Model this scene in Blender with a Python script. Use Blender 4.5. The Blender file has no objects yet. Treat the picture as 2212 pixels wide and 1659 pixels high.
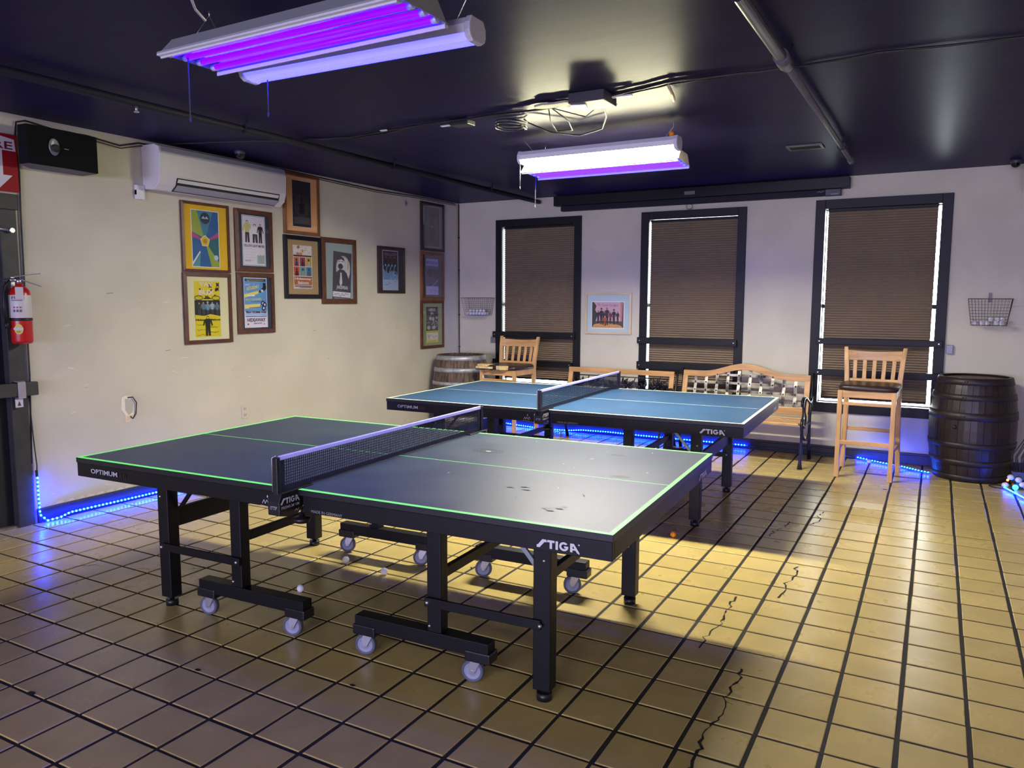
import bpy, bmesh, math, random
from mathutils import Vector, Matrix, Euler
random.seed(7)
PI = math.pi
S = bpy.context.scene
COL = S.collection
# ------------------------------------------------------------------ room numbers (metres)
XL, YB, HC = -5.343, 8.086, 2.714          # left wall, back wall, ceiling
XR, YF = 2.9, -8.0                          # right wall and wall behind the camera

# ------------------------------------------------------------------ camera
cd = bpy.data.cameras.new('camera'); cam = bpy.data.objects.new('camera', cd); COL.objects.link(cam)
cd.sensor_fit = 'HORIZONTAL'; cd.sensor_width = 36.0; cd.lens = 1658.29 / 2212 * 36.0
R_ = Vector((0.87022739, 0.49263859, 0.00339272)); U_ = Vector((-0.05600656, 0.09208673, 0.99417468)); F_ = Vector((-0.48945639, 0.86534805, -0.10772739))
CAMP = Vector((0, 0, 1.523))
m4 = Matrix.Identity(4)
for i in range(3):
    m4[i][0] = R_[i]; m4[i][1] = U_[i]; m4[i][2] = -F_[i]; m4[i][3] = CAMP[i]
cam.matrix_world = m4
cd.clip_start = 0.05
S.camera = cam
# ------------------------------------------------------------------ view and sky
S.view_settings.view_transform = 'Standard'; S.view_settings.look = 'None'
S.view_settings.gamma = 1.0; S.view_settings.use_curve_mapping = False
S.view_settings.exposure = 1.08
S.cycles.use_denoising = True
S.cycles.max_bounces = 8; S.cycles.diffuse_bounces = 4; S.cycles.glossy_bounces = 4; S.cycles.transparent_max_bounces = 12
S.cycles.sample_clamp_indirect = 6.0
S.cycles.caustics_reflective = False; S.cycles.caustics_refractive = False
wd = bpy.data.worlds.new('overcast_sky'); S.world = wd; wd.use_nodes = True
wd.node_tree.nodes['Background'].inputs[0].default_value = (0.93, 0.97, 1.0, 1)
wd.node_tree.nodes['Background'].inputs[1].default_value = 18.0
# lamp strengths, tuned together
LENS_WARM = 205.0       # warm white wraparound lamp over the far table
LENS_DIM = 1.0        # added violet emission on the near strip lamp's lens, tints ceiling and walls
UV_NEAR = 12.0          # black-light tubes over the near table
UV_FAR = 29.0
LED_TUBE = 60.0
PANEL_FILL_W = 15.0          # ceiling fill panels added behind the camera (watts each)

def lin(c):
    return tuple((v / 12.92 if v <= 0.04045 else ((v + 0.055) / 1.055) ** 2.4) for v in c)
def rgb(r, g, b):
    return lin((r / 255, g / 255, b / 255)) + (1,)

def area_lamp(name, loc, sx, sy, watts, col):
    l = bpy.data.lights.new(name, 'AREA'); l.shape = 'RECTANGLE'; l.size = sx; l.size_y = sy; l.energy = watts; l.color = col
    o = bpy.data.objects.new(name, l); COL.objects.link(o); o.location = loc
    return o
# fill panels added out of view behind the photographer (their housings are built further down)
FILL_PANELS = [(-0.7, -1.4), (1.7, -1.4)]
for i, (x, y) in enumerate(FILL_PANELS):
    area_lamp('added_fill_light', (x, y, HC - 0.045), 1.15, 0.55, PANEL_FILL_W, (1.0, 0.99, 0.76))

# area lights added for bluish fill at two unseen front windows (their frames are built further down)
FRONT_FILL_W = 215.0
FRONT_FILL_WIN = [(-3.2, 1.32), (0.8, 1.32)]
for (x, z) in FRONT_FILL_WIN:
    w_ = area_lamp('added_window_fill', (x, YF + 0.03, z), 3.0, 1.6, FRONT_FILL_W, (0.60, 0.57, 1.0)); w_.rotation_euler = (PI / 2, 0, 0)
# ------------------------------------------------------------------ materials
MATS = {}
def mat(name, col=(0.5, 0.5, 0.5, 1), rough=0.5, metal=0.0, var=0.0, scale=12.0, stretch=(1, 1, 1), bump=0.0, bscale=None, emit=None, estr=0.0, spec=0.5, rand=0.0, coat=0.0, rvar=0.0, detail=3.0, col2=None, ior=None, world=False):
    if name in MATS: return MATS[name]
    m = bpy.data.materials.new(name); m.use_nodes = True
    nt = m.node_tree; n = nt.nodes; L = nt.links
    b = n['Principled BSDF']
    b.inputs['Base Color'].default_value = col; b.inputs['Roughness'].default_value = rough; b.inputs['Metallic'].default_value = metal
    b.inputs['Specular IOR Level'].default_value = spec
    if ior: b.inputs['IOR'].default_value = ior
    if coat: b.inputs['Coat Weight'].default_value = coat; b.inputs['Coat Roughness'].default_value = 0.2
    if emit is not None:
        b.inputs['Emission Color'].default_value = emit; b.inputs['Emission Strength'].default_value = estr
    if var or bump or rvar or col2:
        tc = n.new('ShaderNodeTexCoord'); mp = n.new('ShaderNodeMapping'); mp.inputs['Scale'].default_value = stretch
        L.new((n.new('ShaderNodeNewGeometry').outputs['Position'] if world else tc.outputs['Object']), mp.inputs['Vector'])
        nz = n.new('ShaderNodeTexNoise'); nz.inputs['Scale'].default_value = scale; nz.inputs['Detail'].default_value = detail
        L.new(mp.outputs[0], nz.inputs['Vector'])
    src = None
    if var or col2:
        mx = n.new('ShaderNodeMix'); mx.data_type = 'RGBA'
        c2 = col2 if col2 else tuple(max(0, c * (1 - var)) for c in col[:3]) + (1,)
        c1 = col if col2 else tuple(min(1, c * (1 + var * 0.6)) for c in col[:3]) + (1,)
        rp = n.new('ShaderNodeMapRange'); rp.inputs[1].default_value = 0.2 if world else 0.32; rp.inputs[2].default_value = 0.8 if world else 0.68; rp.interpolation_type = 'SMOOTHSTEP'
        L.new(nz.outputs['Fac'], rp.inputs[0]); L.new(rp.outputs[0], mx.inputs[0])
        mx.inputs[6].default_value = c1; mx.inputs[7].default_value = c2
        src = mx.outputs[2]; L.new(src, b.inputs['Base Color'])
    if rand:
        oi = n.new('ShaderNodeObjectInfo'); hs = n.new('ShaderNodeHueSaturation')
        mr = n.new('ShaderNodeMapRange'); mr.inputs[3].default_value = 1 - rand; mr.inputs[4].default_value = 1 + rand
        L.new(oi.outputs['Random'], mr.inputs[0]); L.new(mr.outputs[0], hs.inputs['Value'])
        if src: L.new(src, hs.inputs['Color'])
        else: hs.inputs['Color'].default_value = col
        L.new(hs.outputs[0], b.inputs['Base Color'])
    if bump:
        bp = n.new('ShaderNodeBump'); bp.inputs['Strength'].default_value = bump; bp.inputs['Distance'].default_value = 0.01
        if bscale:
            n2 = n.new('ShaderNodeTexNoise'); n2.inputs['Scale'].default_value = bscale; n2.inputs['Detail'].default_value = 4
            L.new(mp.outputs[0], n2.inputs['Vector']); L.new(n2.outputs['Fac'], bp.inputs['Height'])
        else: L.new(nz.outputs['Fac'], bp.inputs['Height'])
        L.new(bp.outputs[0], b.inputs['Normal'])
    if rvar:
        mr = n.new('ShaderNodeMapRange'); mr.inputs[3].default_value = rough - rvar; mr.inputs[4].default_value = rough + rvar
        L.new(nz.outputs['Fac'], mr.inputs[0]); L.new(mr.outputs[0], b.inputs['Roughness'])
    MATS[name] = m
    return m
def glass_mat(name, tint=(1, 1, 1, 1), strength=0.5):
    if name in MATS: return MATS[name]
    m = bpy.data.materials.new(name); m.use_nodes = True; nt = m.node_tree; n = nt.nodes; L = nt.links
    n.remove(n['Principled BSDF'])
    tr = n.new('ShaderNodeBsdfTransparent'); tr.inputs[0].default_value = tint
    gl = n.new('ShaderNodeBsdfGlossy'); gl.inputs['Roughness'].default_value = 0.03
    fr = n.new('ShaderNodeFresnel'); fr.inputs[0].default_value = 1.45
    mul = n.new('ShaderNodeMath'); mul.operation = 'MULTIPLY'; mul.inputs[1].default_value = strength
    mx = n.new('ShaderNodeMixShader'); L.new(fr.outputs[0], mul.inputs[0]); L.new(mul.outputs[0], mx.inputs[0])
    L.new(tr.outputs[0], mx.inputs[1]); L.new(gl.outputs[0], mx.inputs[2]); L.new(mx.outputs[0], n['Material Output'].inputs[0])
    MATS[name] = m
    return m
def print_mat():
    if 'ink' in MATS: return MATS['ink']
    m = bpy.data.materials.new('printed_paper'); m.use_nodes = True; nt = m.node_tree
    a = nt.nodes.new('ShaderNodeAttribute'); a.attribute_name = 'ink'
    nt.links.new(a.outputs['Color'], nt.nodes['Principled BSDF'].inputs['Base Color'])
    nt.nodes['Principled BSDF'].inputs['Roughness'].default_value = 0.5
    MATS['ink'] = m
    return m

# ------------------------------------------------------------------ mesh building
class MB:
    def __init__(s): s.v = []; s.f = []; s.sm = []
    def add(s, vs, fs, smooth=False):
        o = len(s.v); s.v += [tuple(p) for p in vs]; s.f += [tuple(i + o for i in f) for f in fs]; s.sm += [smooth] * len(fs)
        return s
    def box(s, x0, y0, z0, x1, y1, z1, M=None):
        P = [Vector((x, y, z)) for z in (z0, z1) for x, y in ((x0, y0), (x1, y0), (x1, y1), (x0, y1))]
        if M is not None: P = [M @ p for p in P]
        return s.add(P, [(0, 3, 2, 1), (4, 5, 6, 7), (0, 1, 5, 4), (1, 2, 6, 5), (2, 3, 7, 6), (3, 0, 4, 7)])
    def bar(s, p0, p1, w, h, up=(0, 0, 1)):
        p0 = Vector(p0); p1 = Vector(p1); d = (p1 - p0).normalized(); up = Vector(up)
        if abs(d.dot(up)) > 0.98: up = Vector((0, 1, 0))
        a = d.cross(up).normalized(); b = a.cross(d).normalized()
        P = []
        for p in (p0, p1):
            for sx, sy in ((-1, -1), (1, -1), (1, 1), (-1, 1)): P.append(p + a * (sx * w / 2) + b * (sy * h / 2))
        return s.add(P, [(0, 1, 2, 3), (7, 6, 5, 4), (0, 4, 5, 1), (1, 5, 6, 2), (2, 6, 7, 3), (3, 7, 4, 0)])
    def tube(s, pts, r, n=8, cap=True, closed=False):
        pts = [Vector(p) for p in pts]; N = len(pts); rr = r if isinstance(r, (list, tuple)) else [r] * N
        V = []; prev = None
        for i, p in enumerate(pts):
            if closed: d = pts[(i + 1) % N] - pts[i - 1]
            else: d = pts[min(i + 1, N - 1)] - pts[max(i - 1, 0)]
            d = d.normalized() if d.length > 1e-9 else Vector((0, 0, 1))
            if prev is None:
                a = d.orthogonal().normalized()
            else:
                a = prev - d * prev.dot(d)
                a = a.normalized() if a.length > 1e-6 else d.orthogonal().normalized()
            prev = a; b = d.cross(a)
            for k in range(n):
                t = 2 * PI * k / n
                V.append(p + (a * math.cos(t) + b * math.sin(t)) * rr[i])
        F = []
        for i in range(N if closed else N - 1):
            j = (i + 1) % N
            for k in range(n):
                F.append((i * n + k, i * n + (k + 1) % n, j * n + (k + 1) % n, j * n + k))
        s.add(V, F, True)
        if cap and not closed:
            o = len(s.v) - len(V)
            s.f += [tuple(o + k for k in reversed(range(n))), tuple(o + (N - 1) * n + k for k in range(n))]; s.sm += [False, False]
        return s
    def cyl(s, p0, p1, r, n=16, r1=None): return s.tube([p0, p1], [r, r if r1 is None else r1], n)
    def lathe(s, prof, n=24, c=(0, 0, 0), a0=0.0, a1=2 * PI, axis='z', smooth=True, capends=True):
        full = abs(a1 - a0 - 2 * PI) < 1e-6; K = n if full else n + 1
        V = []
        for r, z in prof:
            for k in range(K):
                t = a0 + (a1 - a0) * k / n
                x, y = r * math.cos(t), r * math.sin(t)
                p = (x, y, z) if axis == 'z' else ((x, z, y) if axis == 'y' else (z, x, y))
                V.append((p[0] + c[0], p[1] + c[1], p[2] + c[2]))
        F = []
        for i in range(len(prof) - 1):
            for k in range(n):
                k2 = (k + 1) % K
                F.append((i * K + k, i * K + k2, (i + 1) * K + k2, (i + 1) * K + k))
        s.add(V, F, smooth)
        return s
    def sphere(s, c, r, n=12, m=8, sc=(1, 1, 1)):
        V = [(c[0], c[1], c[2] - r * sc[2])]
        for i in range(1, m):
            ph = -PI / 2 + PI * i / m
            for k in range(n):
                t = 2 * PI * k / n
                V.append((c[0] + r * sc[0] * math.cos(ph) * math.cos(t), c[1] + r * sc[1] * math.cos(ph) * math.sin(t), c[2] + r * sc[2] * math.sin(ph)))
        V.append((c[0], c[1], c[2] + r * sc[2])); F = []
        for k in range(n): F.append((0, 1 + (k + 1) % n, 1 + k))
        for i in range(m - 2):
            for k in range(n):
                a = 1 + i * n; F.append((a + k, a + (k + 1) % n, a + n + (k + 1) % n, a + n + k))
        e = len(V) - 1; a = 1 + (m - 2) * n
        for k in range(n): F.append((a + k, a + (k + 1) % n, e))
        return s.add(V, F, True)
    def prism(s, poly, d0, d1, M=None, smooth=False):
        """extrude a 2-D outline (x, y) from z=d0 to z=d1, optionally transformed by M"""
        n = len(poly)
        P = [Vector((x, y, d0)) for x, y in poly] + [Vector((x, y, d1)) for x, y in poly]
        if M is not None: P = [M @ p for p in P]
        F = [tuple(reversed(range(n))), tuple(range(n, 2 * n))] + [(i, (i + 1) % n, n + (i + 1) % n, n + i) for i in range(n)]
        s.add(P, F, False)
        return s
    def mesh(s, name):
        me = bpy.data.meshes.new(name); me.from_pydata(s.v, [], s.f)
        me.polygons.foreach_set('use_smooth', s.sm)
        me.update()
        bm = bmesh.new(); bm.from_mesh(me); bmesh.ops.recalc_face_normals(bm, faces=bm.faces[:]); bm.to_mesh(me); bm.free()
        return me
FROM_YZ = Matrix(((0, 0, 1, 0), (1, 0, 0, 0), (0, 1, 0, 0), (0, 0, 0, 1)))   # outline x->Y, y->Z, depth->X
FROM_XZ = Matrix(((1, 0, 0, 0), (0, 0, -1, 0), (0, 1, 0, 0), (0, 0, 0, 1)))  # outline x->X, y->Z, depth->-Y

def obj(name, mb, m, parent=None, bevel=0.0, segs=2, loc=None, rot=None):
    me = mb.mesh(name) if isinstance(mb, MB) else mb
    if m is not None and not me.materials: me.materials.append(m)
    o = bpy.data.objects.new(name, me); COL.objects.link(o)
    if parent: o.parent = parent
    if loc: o.location = loc
    if rot: o.rotation_euler = rot
    if bevel:
        b = o.modifiers.new('bevel', 'BEVEL'); b.width = bevel; b.segments = segs; b.limit_method = 'ANGLE'; b.angle_limit = 0.6
        b.harden_normals = False
    return o
def tag(o, label, cat, group=None):
    o['label'] = label; o['category'] = cat
    if group: o['group'] = group
    return o
def thing(name, label, cat, loc=(0, 0, 0), rot=(0, 0, 0), group=None):
    o = bpy.data.objects.new(name, None); COL.objects.link(o); o.location = loc; o.rotation_euler = rot
    o.empty_display_size = 0.1
    return tag(o, label, cat, group)
def struct(o): o['kind'] = 'structure'; return o
def sempty(name, loc=(0, 0, 0), rot=(0, 0, 0)):
    o = bpy.data.objects.new(name, None); COL.objects.link(o); o.location = loc; o.rotation_euler = rot
    return struct(o)
def kids(o): return [c for c in bpy.data.objects if c.parent == o]
def copy_tree(o, parent=None):
    c = o.copy(); COL.objects.link(c)
    if parent: c.parent = parent
    for ch in list(o.children): copy_tree(ch, c)
    return c
ON_LEFT = (PI / 2, 0, PI / 2)     # local x -> +Y, y -> up, z -> out of the left wall
ON_BACK = (PI / 2, 0, 0)          # local x -> +X, y -> up, z -> out of the back wall

# ---- lettering
_tc = {}
def text_geo(s, bold=0.0, shear=0.0, spacing=1.0):
    key = (s, bold, shear, spacing)
    if key in _tc: return _tc[key]
    cu = bpy.data.curves.new('lettering', 'FONT'); cu.body = s; cu.size = 1.0; cu.offset = bold; cu.shear = shear; cu.space_character = spacing
    cu.resolution_u = 2; cu.fill_mode = 'FRONT'
    o = bpy.data.objects.new('lettering', cu); COL.objects.link(o)
    dg = bpy.context.evaluated_depsgraph_get(); me = bpy.data.meshes.new_from_object(o.evaluated_get(dg))
    V = [(v.co.x, v.co.y) for v in me.vertices]; F = [tuple(p.vertices) for p in me.polygons]
    bpy.data.objects.remove(o); bpy.data.curves.remove(cu); bpy.data.meshes.remove(me)
    x0 = min(v[0] for v in V); x1 = max(v[0] for v in V); y0 = min(v[1] for v in V); y1 = max(v[1] for v in V)
    V = [((x - x0), (y - y0)) for x, y in V]
    _tc[key] = (V, F, x1 - x0, y1 - y0)
    return _tc[key]
def arc(cx, cy, rx, ry, a0, a1, n): return [(cx + rx * math.cos(math.radians(a0 + (a1 - a0) * i / n)), cy + ry * math.sin(math.radians(a0 + (a1 - a0) * i / n))) for i in range(n + 1)]
LOGO = [
    [(0, 0), (0.32, 0), (0.86, 0.70), (1.12, 0.70), (1.04, 1.0), (0.62, 1.0), (0.14, 0.34), (0, 0.30)],
    [(1.16, 1.0), (1.95, 1.0), (1.95, 0.74), (1.69, 0.74), (1.69, 0), (1.42, 0), (1.42, 0.74), (1.14, 0.74)],
    [(2.06, 0), (2.33, 0), (2.33, 1.0), (2.06, 1.0)],
    arc(2.95, 0.5, 0.5, 0.52, 38, 340, 18) + [(3.43, 0.56), (2.98, 0.56), (2.98, 0.36), (3.2, 0.36)] + arc(2.95, 0.5, 0.26, 0.27, 325, 50, 14),
    [(3.62, 0), (3.62, 1.0), (4.02, 1.0), (4.62, 0.02), (4.62, -0.16), (4.36, -0.02), (4.2, 0.24), (3.88, 0.24), (3.88, 0.44), (4.08, 0.44), (3.95, 0.68), (3.88, 0.68), (3.88, 0)],
    arc(4.55, 0.93, 0.09, 0.09, 0, 330, 8),
]
class Flat:
    """flat print or lettering: coloured pieces in the local x-y plane, each layer a hair in front of the one below"""
    def __init__(s): s.v = []; s.f = []; s.c = []; s.z = 0.0
    def lay(s, V, F, col, step=True):
        o = len(s.v); s.v += [(x, y, s.z) for x, y in V]; s.f += [tuple(i + o for i in f) for f in F]; s.c += [rgb(*col)] * len(F)
        if step: s.z += 0.00008
        return s
    def poly(s, P, col): return s.lay(P, [tuple(range(len(P)))], col)
    def rect(s, x0, y0, x1, y1, col): return s.poly([(x0, y0), (x1, y0), (x1, y1), (x0, y1)], col)
    def ell(s, cx, cy, rx, ry, col, n=18): return s.poly([(cx + rx * math.cos(2 * PI * i / n), cy + ry * math.sin(2 * PI * i / n)) for i in range(n)], col)
    def ring(s, cx, cy, rx, ry, w, col, n=18):
        V = []
        for i in range(n):
            c, q = math.cos(2 * PI * i / n), math.sin(2 * PI * i / n); V += [(cx + rx * c, cy + ry * q), (cx + (rx - w) * c, cy + (ry - w) * q)]
        return s.lay(V, [(2 * i, (2 * i + 2) % (2 * n), (2 * i + 3) % (2 * n), 2 * i + 1) for i in range(n)], col)
    def line(s, P, w, col):
        V = []; F = []
        for (x0, y0), (x1, y1) in zip(P, P[1:]):
            d = math.hypot(x1 - x0, y1 - y0) or 1; nx, ny = -(y1 - y0) / d * w / 2, (x1 - x0) / d * w / 2
            k = len(V); V += [(x0 + nx, y0 + ny), (x0 - nx, y0 - ny), (x1 - nx, y1 - ny), (x1 + nx, y1 + ny)]; F.append((k, k + 1, k + 2, k + 3))
        return s.lay(V, F, col)
    def text(s, t, cx, cy, h, col, w=None, bold=0.012, shear=0.0, rot=0.0, left=False):
        V, F, tw, th = text_geo(t, bold, shear)
        sy = h / th; sx = (w / tw) if w else sy
        c, q = math.cos(rot), math.sin(rot); P = []
        for x, y in V:
            x = x * sx - (0 if left else tw * sx / 2); y = y * sy - h / 2
            P.append((cx + c * x - q * y, cy + q * x + c * y))
        return s.lay(P, F, col)
    def logo(s, x, y, h, col, sx=1.0):
        for P in LOGO:
            s.lay([(x + px * h * sx, y + py * h) for px, py in P], [tuple(range(len(P)))], col, False)
        s.z += 0.00008
        return s
    def figure(s, x, y, h, top, legs, skin=(200, 160, 130), hair=(40, 30, 25), hat=None, lean=0.0, wide=1.0):
        """a standing figure: legs, torso with arms, head"""
        w = h * 0.13 * wide; L = lean * h
        s.poly([(x - w * .8, y), (x - w * .15, y), (x, y + h * .40), (x + w * .2, y), (x + w * .9, y), (x + w * .75 + L * .5, y + h * .5), (x - w * .75 + L * .5, y + h * .5)], legs)
        s.poly([(x - w * .8 + L * .5, y + h * .46), (x + w * .8 + L * .5, y + h * .46), (x + w * .9 + L, y + h * .70), (x + w * 1.45 + L, y + h * .5), (x + w * 1.75 + L, y + h * .53), (x + w * 1.2 + L, y + h * .82), (x + w * .3 + L, y + h * .87), (x - w * .3 + L, y + h * .87), (x - w * 1.2 + L, y + h * .82), (x - w * 1.75 + L, y + h * .53), (x - w * 1.45 + L, y + h * .5), (x - w * .9 + L, y + h * .7)], top)
        s.ell(x + L, y + h * .92, w * .48, h * .075, hair, 10)
        s.ell(x + L, y + h * .905, w * .36, h * .055, skin, 10)
        if hat:
            s.poly([(x - w * 1.1 + L, y + h * .95), (x + w * 1.1 + L, y + h * .95), (x + w * .5 + L, y + h * .98), (x + w * .4 + L, y + h * 1.04), (x - w * .4 + L, y + h * 1.04), (x - w * .5 + L, y + h * .98)], hat)
        return s
    def scrawl(s, x0, x1, y, h, col, n=9, seed=1):
        r = random.Random(seed); P = []
        for i in range(n): P.append((x0 + (x1 - x0) * i / (n - 1), y + (r.random() - .5) * h))
        return s.line(P, h * .12, col)
    def build(s, name, parent, loc=None, rot=None):
        me = bpy.data.meshes.new(name); me.from_pydata(s.v, [], s.f)
        a = me.color_attributes.new('ink', 'FLOAT_COLOR', 'CORNER'); k = 0
        for p in me.polygons:
            for _ in range(p.loop_total): a.data[k].color = s.c[p.index]; k += 1
        me.update()
        me.materials.append(print_mat())
        o = bpy.data.objects.new(name, me); COL.objects.link(o); o.parent = parent
        if loc: o.location = loc
        if rot: o.rotation_euler = rot
        return o

# ------------------------------------------------------------------ palette
M_wall = mat('cream_wall_paint', rgb(206, 201, 182), 0.62, var=0.06, scale=2.2, bump=0.10, bscale=55, spec=0.35)
M_ceil = mat('charcoal_ceiling_paint', rgb(40, 37, 72), 0.38, var=0.10, scale=1.4, stretch=(1, 6, 1), bump=0.05, bscale=5, spec=0.5, ior=1.09)
M_grout = mat('dark_grout', rgb(40, 37, 34), 0.85, var=0.3, scale=40)
M_tile = mat('tan_quarry_tile', rgb(198, 175, 110), 0.28, var=0.12, scale=5.5, bump=0.02, bscale=14, spec=0.5, rand=0.07, rvar=0.03, detail=5, world=True)
M_crack = mat('crack_in_tile', rgb(24, 20, 18), 0.9)
M_black = mat('black_painted_wood', rgb(32, 32, 34), 0.42, var=0.15, scale=8)
M_frame = mat('dark_window_trim', rgb(17, 17, 19), 0.5, var=0.12, scale=6, spec=0.3)
M_base = mat('dark_baseboard', rgb(36, 34, 40), 0.5)
M_steel = mat('black_powder_coated_steel', rgb(14, 14, 17), 0.46, var=0.1, scale=30, spec=0.3)
M_plastic = mat('black_plastic', rgb(22, 22, 26), 0.38)
M_zinc = mat('zinc_plated_steel', rgb(190, 190, 196), 0.35, metal=0.9)
M_white = mat('white_enamel', rgb(228, 228, 226), 0.4)
M_wheel = mat('grey_rubber', rgb(92, 94, 112), 0.6)
M_hub = mat('pale_blue_hub', rgb(150, 154, 176), 0.5)
M_oak = mat('honey_oak', rgb(206, 162, 106), 0.42, var=0.2, scale=5, stretch=(6, 6, 0.7), coat=0.2, rand=0.06, detail=5)
M_oakx = mat('honey_oak_along', rgb(200, 154, 98), 0.42, var=0.2, scale=5, stretch=(0.7, 6, 6), coat=0.2, rand=0.06, detail=5)
M_vinyl = mat('brown_vinyl', rgb(52, 38, 34), 0.35, var=0.15, scale=14)
M_foam = mat('yellow_foam', rgb(226, 200, 140), 0.9, var=0.2, scale=60, bump=0.5)
M_iron = mat('black_cast_iron', rgb(30, 30, 34), 0.35, metal=0.2, var=0.3, scale=25)
M_strap = mat('worn_iron_strap', rgb(205, 198, 180), 0.42, metal=0.3, col2=rgb(36, 34, 34), scale=9, detail=6)
M_wire = mat('grey_wire', rgb(96, 92, 88), 0.45, metal=0.5)
M_ball = mat('white_celluloid', rgb(236, 234, 240), 0.45)
M_orange = mat('orange_celluloid', rgb(255, 160, 40), 0.45)
M_cable = mat('black_cable', rgb(22, 21, 24), 0.5)

# ------------------------------------------------------------------ THE SETTING
fl = struct(obj('floor', MB().box(XL, YF, -0.10, XR, YB, -0.004), M_grout))
# tiles: grid fitted to the photograph
T0 = Vector((-0.5241, 3.7424)); TA = 0.01127; SU, SV = 0.2210, 0.2168
ca, sa = math.cos(TA), math.sin(TA)
def tile_mesh(w, h):
    b = 0.0028; mb = MB(); x, y = w / 2, h / 2
    P = [(-x, -y, -.006), (x, -y, -.006), (x, y, -.006), (-x, y, -.006), (-x, -y, -.002), (x, -y, -.002), (x, y, -.002), (-x, y, -.002), (-x + b, -y + b, 0), (x - b, -y + b, 0), (x - b, y - b, 0), (-x + b, y - b, 0)]
    F = [(8, 9, 10, 11)]
    for k in range(4):
        j = (k + 1) % 4; F += [(k, j, 4 + j, 4 + k), (4 + k, 4 + j, 8 + j, 8 + k)]
    mb.add(P, F); return mb
def cam_px(p):
    d = Vector(p) - CAMP; z = d.dot(F_)
    if z < 0.2: return None
    return (1106 + 1658.29 * d.dot(R_) / z, 829.5 - 1658.29 * d.dot(U_) / z, z)
tl = []
for i in range(-24, 17):
    for j in range(-38, 22):
        u, v = (i + 0.5) * SU, (j + 0.5) * SV
        x, y = T0.x + ca * u - sa * v, T0.y + sa * u + ca * v
        if XL - 0.08 < x < XR + 0.08 and -3.6 < y < YB + 0.08:
            q = cam_px((x, y, 0)); area = 0
            if q and -40 < q[0] < 2250 and q[1] < 1720: area = 1.52 / q[2] ** 3
            tl.append((area, x, y))
tl.sort(reverse=True)
tmesh = tile_mesh(SU - 0.016, SV - 0.0135).mesh('tile'); tmesh.materials.append(M_tile)
far = MB()
for k, (a, x, y) in enumerate(tl):
    jz = random.uniform(-0.0009, 0.0004); jr = TA + random.uniform(-0.006, 0.006); dx, dy = random.uniform(-.0015, .0015), random.uniform(-.0015, .0015)
    if k < 300:
        o = bpy.data.objects.new('tile', tmesh); COL.objects.link(o); o.parent = fl
        o.location = (x + dx, y + dy, jz); o.rotation_euler = (random.uniform(-.0012, .0012), random.uniform(-.0012, .0012), jr)
    else:
        Mt = Matrix.Translation((x + dx, y + dy, jz)) @ Matrix.Rotation(jr, 4, 'Z')
        t = tile_mesh(SU - 0.016, SV - 0.0135); far.add([Mt @ Vector(p) for p in t.v], t.f)
M_tile_far = mat('tan_quarry_tile_field', rgb(198, 175, 110), 0.28, var=0.12, scale=5.5, bump=0.02, bscale=14, spec=0.5, rvar=0.03, detail=5, world=True)
ft = obj('tile_field', far, M_tile_far, fl); ft['kind'] = 'stuff'
# cracks running through the tiles
def crack(pts, w, seed):
    r = random.Random(seed); mb = MB(); P = []
    for (x0, y0), (x1, y1) in zip(pts, pts[1:]):
        n = max(2, int(math.hypot(x1 - x0, y1 - y0) / 0.028))
        for i in range(n): P.append((x0 + (x1 - x0) * i / n + r.uniform(-.012, .012), y0 + (y1 - y0) * i / n + r.uniform(-.008, .008)))
    V = []; F = []
    for i, (x, y) in enumerate(P):
        ww = w * r.uniform(0.15, 1.0); V += [(x - ww, y, 0.0007), (x + ww, y + ww * r.uniform(-.6, .6), 0.0007)]
        if i: F.append((2 * i - 2, 2 * i - 1, 2 * i + 1, 2 * i))
        if r.random() < 0.22 and 0 < i < len(P) - 1:
            k = len(V); dx, dy = r.uniform(-.05, .05), r.uniform(-.05, .02)
            mb.add([(x, y, .0007), (x + .004, y + .002, .0007), (x + dx, y + dy, .0007)], [(0, 1, 2)])
    mb.add(V, F)
    return mb
for k, (pts, w) in enumerate([([(-.70, 5.92), (-.735, 5.75), (-.70, 5.62), (-.76, 5.46)], .006), ([(-.88, 5.50), (-.885, 5.35), (-.93, 5.2), (-.93, 5.05)], .006),
                              ([(-.685, 4.55), (-.66, 4.42), (-.685, 4.25), (-.665, 4.12), (-.70, 3.98)], .006), ([(-.87, 3.92), (-.88, 3.72), (-.86, 3.55), (-.885, 3.36), (-.87, 3.2)], .006),
                              ([(-.66, 3.14), (-.66, 3.0), (-.67, 2.86), (-.645, 2.74), (-.68, 2.60), (-.65, 2.46), (-.67, 2.30)], .007),
                              ([(-3.95, 2.62), (-3.75, 2.72), (-3.6, 2.86)], .004), ([(-4.3, 2.45), (-4.2, 2.55), (-4.1, 2.56)], .004), ([(-3.3, 3.0), (-3.15, 3.1)], .003)]):
    obj('crack', crack(pts, w, k), M_crack, fl)
spots = MB()
for (x, y, s) in [(-2.62, 2.0, .016), (-1.98, 2.22, .014), (-3.02, 1.55, .022), (-.37, 6.85, .02), (-2.3, 3.6, .01)]:
    spots.add([(x + s * (1 + .5 * math.sin(3.1 * k)) * math.cos(k * PI / 4), y + .6 * s * math.sin(k * PI / 4), .0008) for k in range(8)], [tuple(range(8))])
obj('stain', spots, M_crack, fl)

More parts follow.
